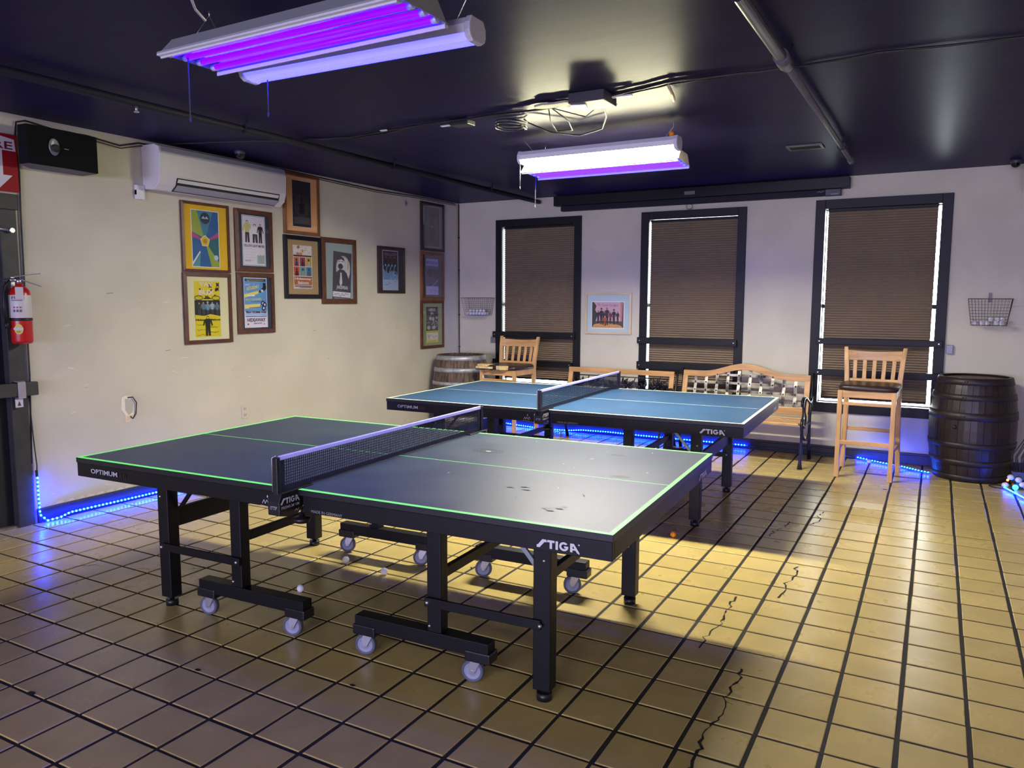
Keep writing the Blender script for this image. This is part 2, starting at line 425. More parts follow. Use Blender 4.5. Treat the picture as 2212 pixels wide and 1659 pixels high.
struct(obj('ceiling', MB().box(XL - .2, YF, HC, XR + .2, YB + .2, HC + 0.12), M_ceil))
struct(obj('wall_left', MB().box(XL - 0.12, 2.84, -.1, XL, YB + .12, HC).box(XL - 0.12, YF, -.1, XL, 1.84, HC).box(XL - .12, 1.84, 2.19, XL, 2.84, HC), M_wall))
wl = bpy.data.objects['wall_left']
struct(obj('wall_right', MB().box(XR, YF, -.1, XR + .12, YB + .12, HC), M_wall))
struct(obj('wall_front', MB().box(XL - .12, YF - .12, -.1, XR + .12, YF, HC), M_wall))
# window openings in the back wall: x0, x1, z0, z1
WIN = [(-4.715, -3.75, 0.53, 2.405), (-2.875, -1.915, 0.53, 2.405), (-1.095, -0.095, 0.53, 2.42)]
wb = MB(); xs = XL - .12
for (x0, x1, z0, z1) in WIN:
    wb.box(xs, YB, -.1, x0, YB + .12, HC).box(x0, YB, -.1, x1, YB + .12, z0).box(x0, YB, z1, x1, YB + .12, HC); xs = x1
wb.box(xs, YB, -.1, XR + .12, YB + .12, HC)
struct(obj('wall_back', wb, M_wall))
struct(obj('baseboard_left', MB().box(XL, 2.86, 0, XL + .014, YB, .085).box(XL, 2.86, .085, XL + .022, YB, .1), M_base, bevel=.003))
struct(obj('baseboard_back', MB().box(XL, YB - .014, 0, XR, YB, .085).box(XL, YB - .022, .085, XR, YB, .105), M_base, bevel=.003))
# chipped hole in the plaster with an old cable (left wall), and scuffs
hb = Flat(); hb.poly([(-.055, .09), (-.02, .10), (.02, .095), (.05, .06), (.055, -.01), (.035, -.07), (.0, -.095), (-.028, -.10), (-.035, -.04), (-.065, .0)], (236, 228, 212))
hb.poly([(-.03, .075), (.022, .07), (.038, .03), (.03, -.03), (-.005, -.05), (-.03, -.01)], (190, 185, 168))
hb.poly([(-.028, -.055), (.03, -.05), (.005, -.09), (-.024, -.095)], (226, 204, 160))
hb.build('plaster_patch', wl, (XL + .0015, 3.573, .705), ON_LEFT)
obj('old_cable', MB().tube([(XL + .004, 3.565, .79), (XL + .012, 3.60, .79), (XL + .014, 3.628, .745), (XL + .012, 3.62, .66), (XL + .004, 3.60, .625), (XL + .004, 3.58, .645)], .0045, 6), M_cable, wl)
sc = Flat(); rr = random.Random(3)
for k in range(46):
    y, z = rr.uniform(2.95, 7.0), rr.choice([rr.uniform(.12, .2), rr.uniform(.7, 1.2), rr.uniform(1.2, 1.7)])
    if 4.0 < y < 5.1 and z > 1.1: continue
    l = rr.uniform(.01, .06); a = rr.uniform(-.3, .3)
    sc.line([(y, z), (y + l * math.cos(a), z + l * math.sin(a))], rr.uniform(.002, .005), rr.choice([(236, 230, 220), (226, 218, 205), (120, 112, 104)]))
for k in range(16):
    y = 2.98 + k * .075; sc.poly([(y, .103), (y + .07, .103), (y + .05, .103 + rr.uniform(.008, .022)), (y + .015, .103 + rr.uniform(.004, .02))], (224, 216, 208))
sc.build('scuff_mark', wl, (XL + .001, 0, 0), ON_LEFT)

# ---- windows: opening, casing, cellular blind, two rails across, glass
M_blind = mat('brown_cellular_blind', rgb(152, 136, 112), 0.85, var=0.05, scale=3)
M_pane = glass_mat('window_glass', (0.96, 0.98, 0.97, 1), 0.6)
def window(n, x0, x1, z0, z1, cas, bl, rails):
    w = sempty('window_%d' % n, ((x0 + x1) / 2, YB, 0)); cx = (x0 + x1) / 2
    X0, X1, ztop, zbot = cas
    y0, y1 = -.022, -.001
    for (a, b, c, d) in ((X0, x0 + .006, zbot, ztop), (x1 - .006, X1, zbot, ztop), (x0 + .006, x1 - .006, z1 - .006, ztop), (x0 + .006, x1 - .006, zbot, z0 + .006)):
        obj('casing', MB().box(a - cx, y0, c, b - cx, y1, d), M_frame, w, bevel=.003)
    jm = MB().box(x0 - cx, 0, z0, x0 - cx + .004, .10, z1).box(x1 - cx - .004, 0, z0, x1 - cx, .10, z1).box(x0 - cx, 0, z1 - .004, x1 - cx, .10, z1).box(x0 - cx, 0, z0, x1 - cx, .10, z0 + .004)
    obj('jamb', jm, M_frame, w)
    sash = MB().box(x0 - cx, .09, z0, x0 - cx + .009, .115, z1).box(x1 - cx - .009, .09, z0, x1 - cx, .115, z1).box(x0 - cx, .09, z1 - .012, x1 - cx, .115, z1).box(x0 - cx, .09, z0, x1 - cx, .115, z0 + .012).box(x0 - cx, .085, 1.46, x1 - cx, .115, 1.50)
    obj('sash', sash, M_frame, w)
    obj('pane', MB().box(x0 - cx + .01, .10, z0 + .01, x1 - cx - .01, .104, z1 - .01), M_pane, w)
    bx0, bx1, bt0, bt1, bz0, bz1 = bl        # bottom left/right x, top left/right x, bottom and top z
    mb = MB(); N = int((bz1 - bz0) / .024); V = []; F = []
    for i in range(2 * N + 1):
        t = i / (2 * N); z = bz0 + (bz1 - bz0) * t; d = .022 if i % 2 else .044
        xa, xb = bx0 + (bt0 - bx0) * t - cx, bx1 + (bt1 - bx1) * t - cx
        V += [(xa, d, z), (xb, d, z), (xb, d + .016, z), (xa, d + .016, z)]
        if i:
            o = 4 * i; F += [(o - 4, o - 3, o + 1, o), (o - 2, o - 1, o + 3, o + 2), (o - 3, o - 2, o + 2, o + 1), (o - 1, o - 4, o, o + 3)]
    mb.add(V, F); b = obj('blind', mb, M_blind, w)
    obj('head_rail', MB().box(bt0 - cx - .004, .022, bz1, bt1 - cx + .004, .056, bz1 + .022), M_frame, b, bevel=.002)
    obj('bottom_rail', MB().box(bx0 - cx, .024, bz0 - .014, bx1 - cx, .054, bz0), M_frame, b, bevel=.002)
    for (a, b2, zl, zh) in rails:
        r = obj('guard_rail', MB().box(a - cx, -.062, zl, b2 - cx, -.024, zh), M_frame, w, bevel=.004)
        for xx in (a + .03, b2 - .03): obj('screw', MB().cyl((xx - cx, -.066, (zl + zh) / 2), (xx - cx, -.062, (zl + zh) / 2), .006, 8), M_zinc, r)
    return w
window(1, *WIN[0], (-4.795, -3.668, 2.484, .44), (-4.695, -3.772, -4.695, -3.772, .60, 2.378), [(-4.815, -3.725, 1.083, 1.155), (-4.815, -3.752, .752, .82)])
window(2, *WIN[1], (-2.957, -1.834, 2.481, .44), (-2.852, -1.918, -2.858, -1.926, .546, 2.374), [(-2.965, -1.885, 1.062, 1.13), (-2.965, -1.90, .786, .866)])
window(3, *WIN[2], (-1.177, -.012, 2.502, .44), (-1.062, -.135, -1.066, -.130, .585, 2.392), [(-1.115, -.03, 1.113, 1.172), (-1.115, -.02, .806, .868)])

# unseen front windows, added to hold the fill lights
for n_, (x, z) in enumerate(FRONT_FILL_WIN):
    w = sempty('window_%d' % (4 + n_), (x, YF, z))
    for (a, b, c, d) in ((-1.6, -1.5, -.9, .9), (1.5, 1.6, -.9, .9), (-1.5, 1.5, .8, .9), (-1.5, 1.5, -.9, -.8)):
        obj('casing', MB().box(a, 0.001, c, b, .04, d), M_frame, w)
    obj('pane', MB().box(-1.5, .004, -.8, 1.5, .01, .8), M_pane, w)
# ---- door in the left wall, dark frame
dr = sempty('door_1', (XL, 2.34, 0))
obj('leaf', MB().box(-.085, -.44, .012, -.045, .40, 2.10), mat('dark_door_paint', rgb(24, 24, 30), .5), dr, bevel=.004)
M_jamb = mat('worn_black_frame', rgb(52, 52, 52), .55, var=.2, scale=12)
obj('jamb', MB().box(-.11, .395, 0, .017, .50, 2.10), M_jamb, dr, bevel=.004)
obj('jamb', MB().box(-.11, -.50, 0, .017, -.44, 2.10), M_jamb, dr, bevel=.004)
obj('head', MB().box(-.115, -.50, 2.10, .019, .515, 2.2), M_jamb, dr, bevel=.004)
obj('threshold', MB().box(-.12, -.44, -.1, .0, .395, .014), mat('worn_threshold', rgb(120, 112, 100), .7, var=.3, scale=30), dr)
obj('closer_arm', MB().tube([(-.03, .15, 1.995), (.03, .33, 1.975), (.035, .455, 1.965)], .009, 8).cyl((.018, .455, 1.965), (.05, .455, 1.965), .016, 10), M_zinc, dr)

# ------------------------------------------------------------------ TABLE TENNIS TABLES
M_top = mat('blue_table_paint', rgb(48, 80, 116), 0.42, var=0.10, scale=3, bump=0.02, bscale=80, spec=0.5, rvar=.06)
M_dusty = mat('dusty_blue_table_paint', rgb(58, 74, 92), 0.46, col2=rgb(70, 84, 96), scale=4, bump=0.03, bscale=60, spec=0.40, rvar=.08, detail=6)
M_edge = mat('black_table_edge', rgb(22, 24, 28), 0.45)
# white fluorescent lines: their green black-light glow is put into base colour and emission
M_line = mat('fluorescent_line_paint', rgb(150, 232, 130), 0.5, emit=rgb(70, 255, 90), estr=0.25)
M_line_far = mat('lamplit_line_paint', rgb(232, 240, 205), 0.5, emit=rgb(70, 255, 90), estr=0.06)  # same line paint with the warm lamp's light put into its colour
TL, TW, TH = 2.74, 1.525, 0.76
wheel_me = None
def table(name, label, loc, ang, dusty, plank_left, plank_right, dark30):
    t = thing(name, label, 'table', (loc[0], loc[1], 0), (0, 0, ang), 'table tennis tables')
    topm = M_dusty if dusty else M_top; ln = M_line if dusty else M_line_far
    for sgn in (-1, 1):
        a, b = (-TL / 2, -.002) if sgn < 0 else (.002, TL / 2)
        h = obj('tabletop', MB().box(a, -TW / 2, .735, b, TW / 2, TH), topm, t, bevel=.002)
        h.data.materials.append(M_edge)
        for p in h.data.polygons:
            if p.normal.z < .5: p.material_index = 1
    L = MB(); e = .0004; z = TH + e
    def strip(x0, y0, x1, y1): return MB().box(x0, y0, TH - .0002, x1, y1, z)
    for sgn in (-1, 1):
        obj('side_line', strip(-TL / 2 + .001, sgn * (TW / 2 - .011) - .010, TL / 2 - .001, sgn * (TW / 2 - .011) + .010), ln, t)
        obj('end_line', strip(sgn * (TL / 2 - .011) - .010, -TW / 2 + .021, sgn * (TL / 2 - .011) + .010, TW / 2 - .021), ln, t)
    obj('centre_line', strip(-TL / 2 + .021, -.0022, TL / 2 - .021, .0022), ln, t)
    for sgn in (-1, 1):
        x0, x1 = (.052, TL / 2 - .003)
        for sy in (-1, 1):
            q = obj('side_apron', MB().box(min(sgn * x0, sgn * x1), sy * (TW / 2 - .003) - (.022 if sy > 0 else 0), .668, max(sgn * x0, sgn * x1), sy * (TW / 2 - .003) + (.022 if sy < 0 else 0), .7345), M_steel, t, bevel=.002)
        obj('end_apron', MB().box(min(sgn * x1, sgn * (x1 - .022)), -TW / 2 + .026, .668, max(sgn * x1, sgn * (x1 - .022)), TW / 2 - .026, .7345), M_steel, t, bevel=.002)
        obj('inner_apron', MB().box(min(sgn * .052, sgn * .074), -TW / 2 + .026, .668, max(sgn * .052, sgn * .074), TW / 2 - .026, .7345), M_steel, t)
    for sgn in (-1, 1):
        for sy in (-1, 1):
            xl, v = sgn * 1.025, sy * .53
            lg = obj('leg', MB().box(xl - .036, v - .032, .045, xl + .036, v + .032, .735), M_steel, t, bevel=.004)
            obj('levelling_foot', MB().cyl((xl, v, 0), (xl, v, .03), .03, 14).cyl((xl, v, .03), (xl, v, .048), .012, 10), M_plastic, lg)
            obj('bolt', MB().sphere((xl + .01 * sgn, v - .034, .56), .007, 8, 5), M_zinc, lg)
            xp = sgn * .545
            ps = obj('post', MB().box(xp - .033, v - .028, .178, xp + .033, v + .028, .735), M_steel, t, bevel=.004)
            obj('bolt', MB().sphere((xp - .02, v - .030, .205), .007, 8, 5), M_zinc, ps)
            obj('side_brace', MB().box(min(xp - sgn * .035, xl), v - .046, .290, max(xp - sgn * .035, xl), v - .033, .328), M_steel, t, bevel=.002)
            obj('bolt', MB().sphere((xp - sgn * .02, v - .047, .309), .009, 8, 5), M_zinc, ps); obj('bolt', MB().sphere((xl, v - .047, .309), .009, 8, 5), M_zinc, lg)
            # caster beam with two swivel casters
            xb = sgn * .47
            bm_ = obj('caster_beam', MB().box(xb - .325, v - .031, .118, xb + .325, v + .031, .180), M_steel, t, bevel=.003)
            for sx in (-1, 1):
                xe = xb + sx * .265
                obj('end_clip', MB().box(xe - .045 if sx > 0 else xe - .07, v - .036, .095, xe + .07 if sx > 0 else xe + .045, v + .036, .14), M_plastic, bm_, bevel=.006)
                rot = {(-1, -1): .25, (-1, 1): 1.1, (1, -1): .2, (1, 1): 1.15}[(sgn * sx, sy)] if sy < 0 else .4
                c = MB(); R = Matrix.Translation((xe, v, 0)) @ Matrix.Rotation(rot, 4, 'Z')
                W2 = MB(); prof = [(.035, -.010), (.036, -.014), (.044, -.014), (.047, -.008), (.047, .008), (.044, .014), (.036, .014), (.035, .010), (.035, -.010)]
                W2.lathe(prof, 20, (-.022, 0, .047), axis='y')
                c2 = obj('caster', MB().add([R @ Vector(p) for p in W2.v], W2.f, True), M_wheel, t)
                Hb = MB().lathe([(0, -.011), (.012, -.011), (.014, -.008), (.030, -.008), (.035, -.012), (.035, .012), (.030, .008), (.014, .008), (.012, .011), (0, .011)], 20, (-.022, 0, .047), axis='y')
                obj('hub', MB().add([R @ Vector(p) for p in Hb.v], Hb.f, True), M_hub, c2)
                fk = MB()
                for s2 in (-1, 1):
                    P = [(-.03, .04), (-.014, .04), (.012, .088), (.012, .098), (-.026, .098), (-.036, .07)]
                    fk.prism(P, s2 * .017 - .0015, s2 * .017 + .0015, R @ FROM_XZ)
                fk.box(-.026, -.0185, .095, .014, .0185, .0985, R).cyl(R @ Vector((-.022, -.021, .047)), R @ Vector((-.022, .021, .047)), .006, 8)
                obj('fork', fk, M_zinc, c2)
        h = plank_left if sgn < 0 else plank_right
        zc = .44 if h > .06 else .48
        obj('end_cross_bar', MB().box(sgn * 1.025 - .012, -.50, zc - h / 2, sgn * 1.025 + .012, .50, zc + h / 2), M_steel, t, bevel=.002)
        obj('post_cross_bar', MB().box(sgn * .545 - .012, -.51, .388, sgn * .545 + .012, .51, .430), M_steel, t, bevel=.002)
        # folding stay from the leg up to the frame
        st = mat('grey_gas_stay', rgb(150, 160, 160), .4, metal=.3) if sgn > 0 else M_steel
        for sy in (-1, 1):
            obj('folding_stay', MB().bar((sgn * .985, sy * .49, .49), (sgn * .82, sy * .49, .68), .012, .018), st, t)
    g = (186, 188, 192); side = ((0, -TW / 2 - .0006, 0), (PI / 2, 0, 0))
    f = Flat(); f.text('OPTIMUM', -1.262, .704, .023, g, w=.190, bold=.02, left=True)
    f.text('30', -1.060, .702, .023, (96, 22, 26) if not dark30 else (46, 16, 20), w=.050, bold=.0, left=True)
    f.build('model_lettering', t, *side); f = Flat(); f.text('MADE IN GERMANY', .098, .679, .0115, (150, 152, 156), w=.156, bold=.0, left=True)
    f.build('origin_lettering', t, *side); f = Flat(); f.logo(1.095, .681, .030, (214, 216, 218), 1.14); f.build('maker_lettering', t, *side); f = Flat()
    # small round-player emblem beside the net clamp
    f.line([(-.165, .680), (-.155, .697), (-.148, .680), (-.140, .697), (-.130, .684), (-.122, .7)], .003, g); f.line([(-.175, .672), (-.112, .668)], .0015, g)
    f.ell(-.135, .712, .004, .006, g, 8); f.line([(-.120, .70), (-.114, .688), (-.122, .678), (-.134, .682)], .002, g)
    f.build('emblem', t, *side)
    f2 = Flat(); f2.logo(.475, .680, .026, (200, 200, 214), 1.3)
    f2.build('end_lettering', t, (TL / 2 + .0006, 0, 0), (PI / 2, 0, PI / 2))
    return t
T1 = table('table_tennis_table', 'nearest table tennis table, dusty slate-blue top edged with glowing green lines', (-2.3226, 2.9842), .05213, True, .095, .04, True)
T2 = table('table_tennis_table', 'farther table tennis table by the benches, clean bright blue top with pale edge lines', (-2.4761, 5.5491), .04539, False, .09, .09, False)
# scuffs on the near top
sm = Flat(); r5 = random.Random(5)
for (u, v, a, b, c) in [(.33, .30, .085, .05, (34, 40, 50)), (.95, .50, .04, .022, (36, 42, 52)), (1.13, .06, .035, .02, (40, 46, 54))]:
    for k in range(3): sm.ring(u + r5.uniform(-.01, .01), v, a * (1 - .2 * k), b * (1 - .2 * k), .006, c, 16)
sm.ell(.34, .29, .016, .009, (226, 226, 220), 10)
for k in range(34):
    u, v = r5.uniform(.1, 1.3), r5.uniform(-.7, .7); l = r5.uniform(.006, .03); a = r5.uniform(0, 3)
    sm.line([(u, v), (u + l * math.cos(a), v + l * math.sin(a))], r5.uniform(.002, .006), r5.choice([(30, 34, 40), (44, 50, 56), (190, 190, 186)]))
for (u, v) in [(.75, -.33), (.80, -.30), (.83, -.34), (1.02, -.56), (1.06, -.54), (1.04, -.58)]:
    sm.poly([(u, v), (u + .03, v + .006), (u + .05, v - .004), (u + .02, v - .008)], (24, 26, 28))
sm.build('scuff_mark', T1, (0, 0, TH + .0003))

# ---- nets
M_netd = mat('dark_net_cord', rgb(26, 28, 52), .8)
M_tape = mat('white_net_tape', rgb(206, 204, 240), .7, emit=rgb(120, 110, 255), estr=.16)   # white cloth's black-light glow put into the tint and emission
M_netband = mat('navy_net_band', rgb(30, 32, 64), .75)
def net(name, label, tb, ang, mesh_m):
    t = thing(name, label, 'net', (tb[0], tb[1], TH), (0, 0, ang), 'table tennis nets')
    vy = .82; z0, z1 = .012, .140
    mb = MB(); n = int(2 * vy / .0125); w = .0012
    for i in range(n + 1):
        y = -vy + 2 * vy * i / n; mb.box(-w, y - w, z0, w, y + w, z1)
    for k in range(1, 11):
        z = z0 + (z1 - z0) * k / 11; mb.box(-w, -vy, z - w, w, vy, z + w)
    nm = obj('netting', mb, mesh_m, t); nm['kind'] = 'stuff'
    obj('tape', MB().box(-.007, -vy - .004, .130, .007, vy + .004, .1475), M_tape, t, bevel=.003)
    obj('bottom_band', MB().box(-.003, -vy, .004, .003, vy, .024), M_netband, t)
    obj('tension_cord', MB().cyl((-.002, -.81, .004), (-.002, .81, .004), .002, 6), M_cable, t)
    for s in (-1, 1):
        p = obj('post', MB().box(-.012, s * .838 - .010, -.045, .012, s * .838 + .010, .145), M_plastic, t, bevel=.003)
        obj('side_band', MB().box(-.004, s * .812 - .014, .006, .004, s * .812 + .014, .134), M_netband, t)
        obj('tension_rod', MB().tube([(-.018, s * .842, -.06), (-.018, s * .842, .142), (-.004, s * .838, .149)], .003, 6), M_zinc, p)
        P = [(.66, .006), (.845, .004), (.86, -.03), (.86, -.085), (.80, -.10), (.755, -.098), (.72, -.07), (.72, -.0), (.66, -.0)]
        P = [(s * a, b) for a, b in P]
        cl = obj('clamp', MB().prism(P, -.03, .03, FROM_YZ), M_plastic, t, bevel=.004)
        kb = MB().cyl((.0, s * .70, -.085), (.0, s * .70, -.12), .006, 8).lathe([(.008, -.115), (.014, -.128), (.034, -.132), (.036, -.142), (.030, -.152), (.0, -.153)], 14, (0, s * .70, 0))
        obj('clamp_screw', kb, M_plastic, t)
        sp = []
        for i in range(50): sp.append((-.03 + .006 * math.cos(i * .9), s * .85 + .006 * math.sin(i * .9), -.02 - .055 * i / 49))
        obj('spring', MB().tube(sp, .0013, 5), M_zinc, cl)
        if s < 0:
            f = Flat(); f.logo(-.852, -.042, .024, (206, 208, 222), .96); f.text('PREMIUM VM', -.798, -.056, .012, (190, 192, 208), w=.10, bold=.01)
            f.line([(-.775, -.082), (-.765, -.075), (-.76, -.084), (-.75, -.074)], .002, (190, 192, 208))
            fo = f.build('lettering', t, (.0306, 0, 0), (PI / 2, 0, PI / 2))
            f = Flat(); f.text('ITTF', 0, 0, .014, (170, 172, 180), w=.038, shear=.3)
            f.build('emblem', t, (0, -.8606, -.055), (PI / 2, 0, 0))
    return t
net('table_tennis_net', 'net clamped across the nearest table tennis table with lavender top tape', (-2.3226 + .001, 2.9842 - .01), .05213, mat('grey_net_cord', rgb(44, 47, 66), .8))
net('table_tennis_net', 'blue net clamped across the farther table tennis table by the benches', (-2.4761, 5.5491 - .01), .04539, M_netd)

# ------------------------------------------------------------------ BARRELS
def barrel(label, loc, rmid, rend, h, stave_m, hoop_m, head_m, hoops, a0=0.0, n=22):
    t = thing('barrel', label, 'barrel', (loc[0], loc[1], 0), (0, 0, a0), 'wooden barrels')
    def rad(z): q = (2 * z / h - 1); return rend + (rmid - rend) * (1 - q * q)
    zs = [h * k / 10 for k in range(11)]
    a = 0.0; cuts = []; rr_ = random.Random(int(loc[0] * 100))
    wts = [rr_.uniform(.7, 1.3) for _ in range(n)]; tot = sum(wts)
    for wgt in wts:
        b = a + 2 * PI * wgt / tot; d = rr_.uniform(-.0015, .0015)
        P = []; F = []
        for z in zs:
            r = rad(z) + d
            for (rr2, t2) in ((r, a + .004), (r + .001, (a + b) / 2), (r, b - .004), (r - .022, b - .004), (r - .022, a + .004)):
                P.append((rr2 * math.cos(t2), rr2 * math.sin(t2), z))
        for i in range(len(zs) - 1):
            for k in range(5): F.append((i * 5 + k, i * 5 + (k + 1) % 5, i * 5 + 5 + (k + 1) % 5, i * 5 + 5 + k))
        F += [(4, 3, 2, 1, 0), tuple(range(len(P) - 5, len(P)))]
        obj('stave', MB().add(P, F), stave_m, t); a = b
    for (z0, z1) in hoops:
        prof = [(rad(z0) + .0025, z0), (rad(z0) + .006, z0), (rad((z0 + z1) / 2) + .0065, (z0 + z1) / 2), (rad(z1) + .006, z1), (rad(z1) + .0025, z1)]
        hp = obj('hoop', MB().lathe(prof, 40), hoop_m, t)
        rm = rad((z0 + z1) / 2) + .006
        for k in (-.035, .035):
            ang = -PI / 2 - .25 + k - a0; obj('rivet', MB().sphere((rm * math.cos(ang), rm * math.sin(ang), (z0 + z1) / 2), .007, 8, 5), hoop_m, hp)
    hr = rend - .018
    for zz in (h - .018, .03):
        for k in range(6):
            x0, x1 = -hr + 2 * hr * k / 6 + .0015, -hr + 2 * hr * (k + 1) / 6 - .0015
            m = 5; up = []; lo = []
            for i in range(m + 1):
                x = x0 + (x1 - x0) * i / m; y = math.sqrt(max(0, hr * hr - x * x)); up.append((x, y)); lo.append((x, -y))
            obj('head_board', MB().prism(lo + up[::-1], zz - .012, zz), head_m, t)
    return t
M_st1 = mat('weathered_oak_staves', rgb(120, 98, 78), .75, col2=rgb(66, 54, 46), scale=7, stretch=(5, 5, .8), bump=.25, rand=.16, detail=6)
M_hp1 = mat('galvanised_hoop', rgb(176, 178, 178), .5, metal=.55, var=.25, scale=18)
M_st2 = mat('dark_stained_staves', rgb(42, 30, 28), .45, col2=rgb(28, 20, 20), scale=7, stretch=(5, 5, .8), bump=.15, rand=.14, detail=6)
M_hp2 = mat('dark_painted_hoop', rgb(36, 29, 30), .5, var=.3, scale=20)
B1 = barrel('weathered grey-brown barrel with galvanised hoops in the back left corner', (-4.96, 7.55), .335, .278, .895, M_st1, M_hp1, M_st1, [(.84, .893), (.705, .755), (.555, .595), (.30, .34), (.14, .19), (.002, .055)])
B2 = barrel('dark brown barrel with dark hoops standing right of the bar stool', (.235, 7.745), .335, .275, .888, M_st2, M_hp2, mat('lamplit_barrel_head', rgb(104, 86, 68), .6, var=.2, scale=9), [(.83, .886), (.70, .75), (.535, .60), (.29, .34), (.14, .19), (.002, .055)], a0=.13)  # head board colour lightened to carry the light on the barrel top
ang = -PI / 2 - .55
obj('bung', MB().sphere((.338 * math.cos(ang), .338 * math.sin(ang), .475), .018, 12, 8), M_hp2, B2)

# ------------------------------------------------------------------ BAR STOOLS
def stool(label, loc, ang, torn):
    t = thing('bar_stool', label, 'stool', (loc[0], loc[1], 0), (0, 0, ang), 'oak bar stools')
    w, d = .225, .225
    for sx in (-1, 1):
        obj('front_leg', MB().add([Vector((sx * x, y, z)) for z, q in ((0, 0), (.765, 1)) for x, y in ((.192 + .0 * q, -.232), (.230, -.232), (.230, -.196), (.192, -.196))], [(0, 3, 2, 1), (4, 5, 6, 7), (0, 1, 5, 4), (1, 2, 6, 5), (2, 3, 7, 6), (3, 0, 4, 7)]), M_oak, t, bevel=.004)
        # rear leg and back post in one sweep
        path = [(sx * .232, .262, 0), (sx * .218, .222, .40), (sx * .214, .206, .72), (sx * .218, .212, .84), (sx * .230, .238, 1.0), (sx * .243, .262, 1.118)]
        wd_ = [.020, .020, .021, .021, .020, .017]; V = []; F = []
        for (x, y, z), h_ in zip(path, wd_):
            dd = .022 if z < 1.05 else .014
            for a, b in ((-h_, -dd), (h_, -dd), (h_, dd), (-h_, dd)): V.append((x + a, y + b, z))
        for i in range(len(path) - 1):
            for k in range(4): F.append((i * 4 + k, i * 4 + (k + 1) % 4, i * 4 + 4 + (k + 1) % 4, i * 4 + 4 + k))
        F += [(3, 2, 1, 0), tuple(range(len(V) - 4, len(V)))]
        obj('back_post', MB().add(V, F), M_oak, t, bevel=.005)
        obj('side_apron', MB().box(sx * .218 - .009, -.20, .705, sx * .218 + .009, .19, .765), M_oak, t, bevel=.002)
        obj('side_stretcher', MB().bar((sx * .211, -.20, .245), (sx * .222, .232, .245), .02, .034), M_oak, t, bevel=.003)
    obj('front_apron', MB().box(-.195, -.226, .705, .195, -.206, .765), M_oakx, t, bevel=.002)
    obj('rear_apron', MB().box(-.195, .192, .705, .195, .212, .765), M_oakx, t, bevel=.002)
    obj('upper_stretcher', MB().box(-.195, -.223, .638, .195, -.205, .664), M_oakx, t, bevel=.003)
    fr = obj('footrest', MB().box(-.195, -.230, .292, .195, -.200, .330), M_oakx, t, bevel=.004)
    obj('rear_stretcher', MB().box(-.205, .222, .355, .205, .24, .39), M_oakx, t, bevel=.003)
    # curved top rail, lower rail and five slats
    def rail(z0, z1, name, bow):
        V = []; F = []; n = 10
        for i in range(n + 1):
            u = -1 + 2 * i / n; x = u * .222; y = .212 + (z0 - .84) * .16 + bow * (1 - u * u)
            zt = z1 + (.012 * u * u if name == 'top_rail' else 0)
            for yy, z in ((y - .011, z0), (y + .011, z0), (y + .011 + .006, zt), (y - .011 + .006, zt)): V.append((x, yy, z))
            if i:
                o = 4 * i
                for k in range(4): F.append((o - 4 + k, o - 4 + (k + 1) % 4, o + (k + 1) % 4, o + k))
        F += [(3, 2, 1, 0), tuple(range(len(V) - 4, len(V)))]
        return obj(name, MB().add(V, F), M_oakx, t, bevel=.003)
    rail(1.000, 1.078, 'top_rail', .03); rail(.812, .836, 'lower_rail', .012)
    for k in range(5):
        x = (-.155 + .0775 * k); u = x / .222
        y0, y1 = .212 + .012 * (1 - u * u), .238 + .03 * (1 - u * u)
        obj('back_slat', MB().bar((x, y0, .83), (x * 1.04, y1, 1.004), .033, .013, up=(0, 1, 0)), M_oak, t, bevel=.003)
    # cushion
    V = []; n = 28; P = []
    for (z, k) in ((.766, .985), (.778, 1.02), (.796, 1.02), (.808, .985), (.815, .90), (.818, .6)):
        P.append([(k * .238 * math.copysign(abs(math.cos(2 * PI * i / n)) ** .35, math.cos(2 * PI * i / n)), k * .232 * math.copysign(abs(math.sin(2 * PI * i / n)) ** .35, math.sin(2 * PI * i / n)) - .008, z - (.004 if z > .8 and k < .7 else 0)) for i in range(n)])
    V = [p for ring_ in P for p in ring_]; F = [(j * n + i, j * n + (i + 1) % n, (j + 1) * n + (i + 1) % n, (j + 1) * n + i) for j in range(len(P) - 1) for i in range(n)]
    F += [tuple(reversed(range(n))), tuple(range((len(P) - 1) * n, len(P) * n))]
    cu = obj('seat_cushion', MB().add(V, F, True), M_vinyl, t)
    if torn:
        r = random.Random(11)
        def ragged(pts, z0, z1, name):
            obj(name, MB().prism(pts, z0, z1), M_foam, cu, bevel=.004)
        ragged([(-.262, -.20), (-.268, -.258), (-.21, -.272), (-.15, -.262), (-.09, -.274), (-.045, -.255), (-.06, -.20), (-.10, -.17), (-.19, -.18)], .776, .800, 'torn_foam')
        ragged([(-.262, -.15), (-.262, -.235), (-.18, -.25), (-.11, -.235), (-.10, -.16), (-.18, -.12)], .800, .822, 'torn_foam')
        ragged([(.01, -.272), (.07, -.288), (.135, -.278), (.15, -.235), (.10, -.20), (.03, -.21)], .772, .815, 'torn_foam')
        obj('torn_flap', MB().prism([(-.26, -.19), (-.268, -.262), (-.20, -.255), (-.13, -.275), (-.08, -.25), (-.02, -.29), (.05, -.262), (.02, -.22), (-.1, -.2)], .762, .772), M_vinyl, cu)
    return t
stool('oak bar stool with intact brown seat in front of the right-hand window', (-.560, 7.365), -.03, False)
stool('oak bar stool with torn seat showing yellow foam beside the weathered barrel', (-4.281, 7.476), -.029, True)

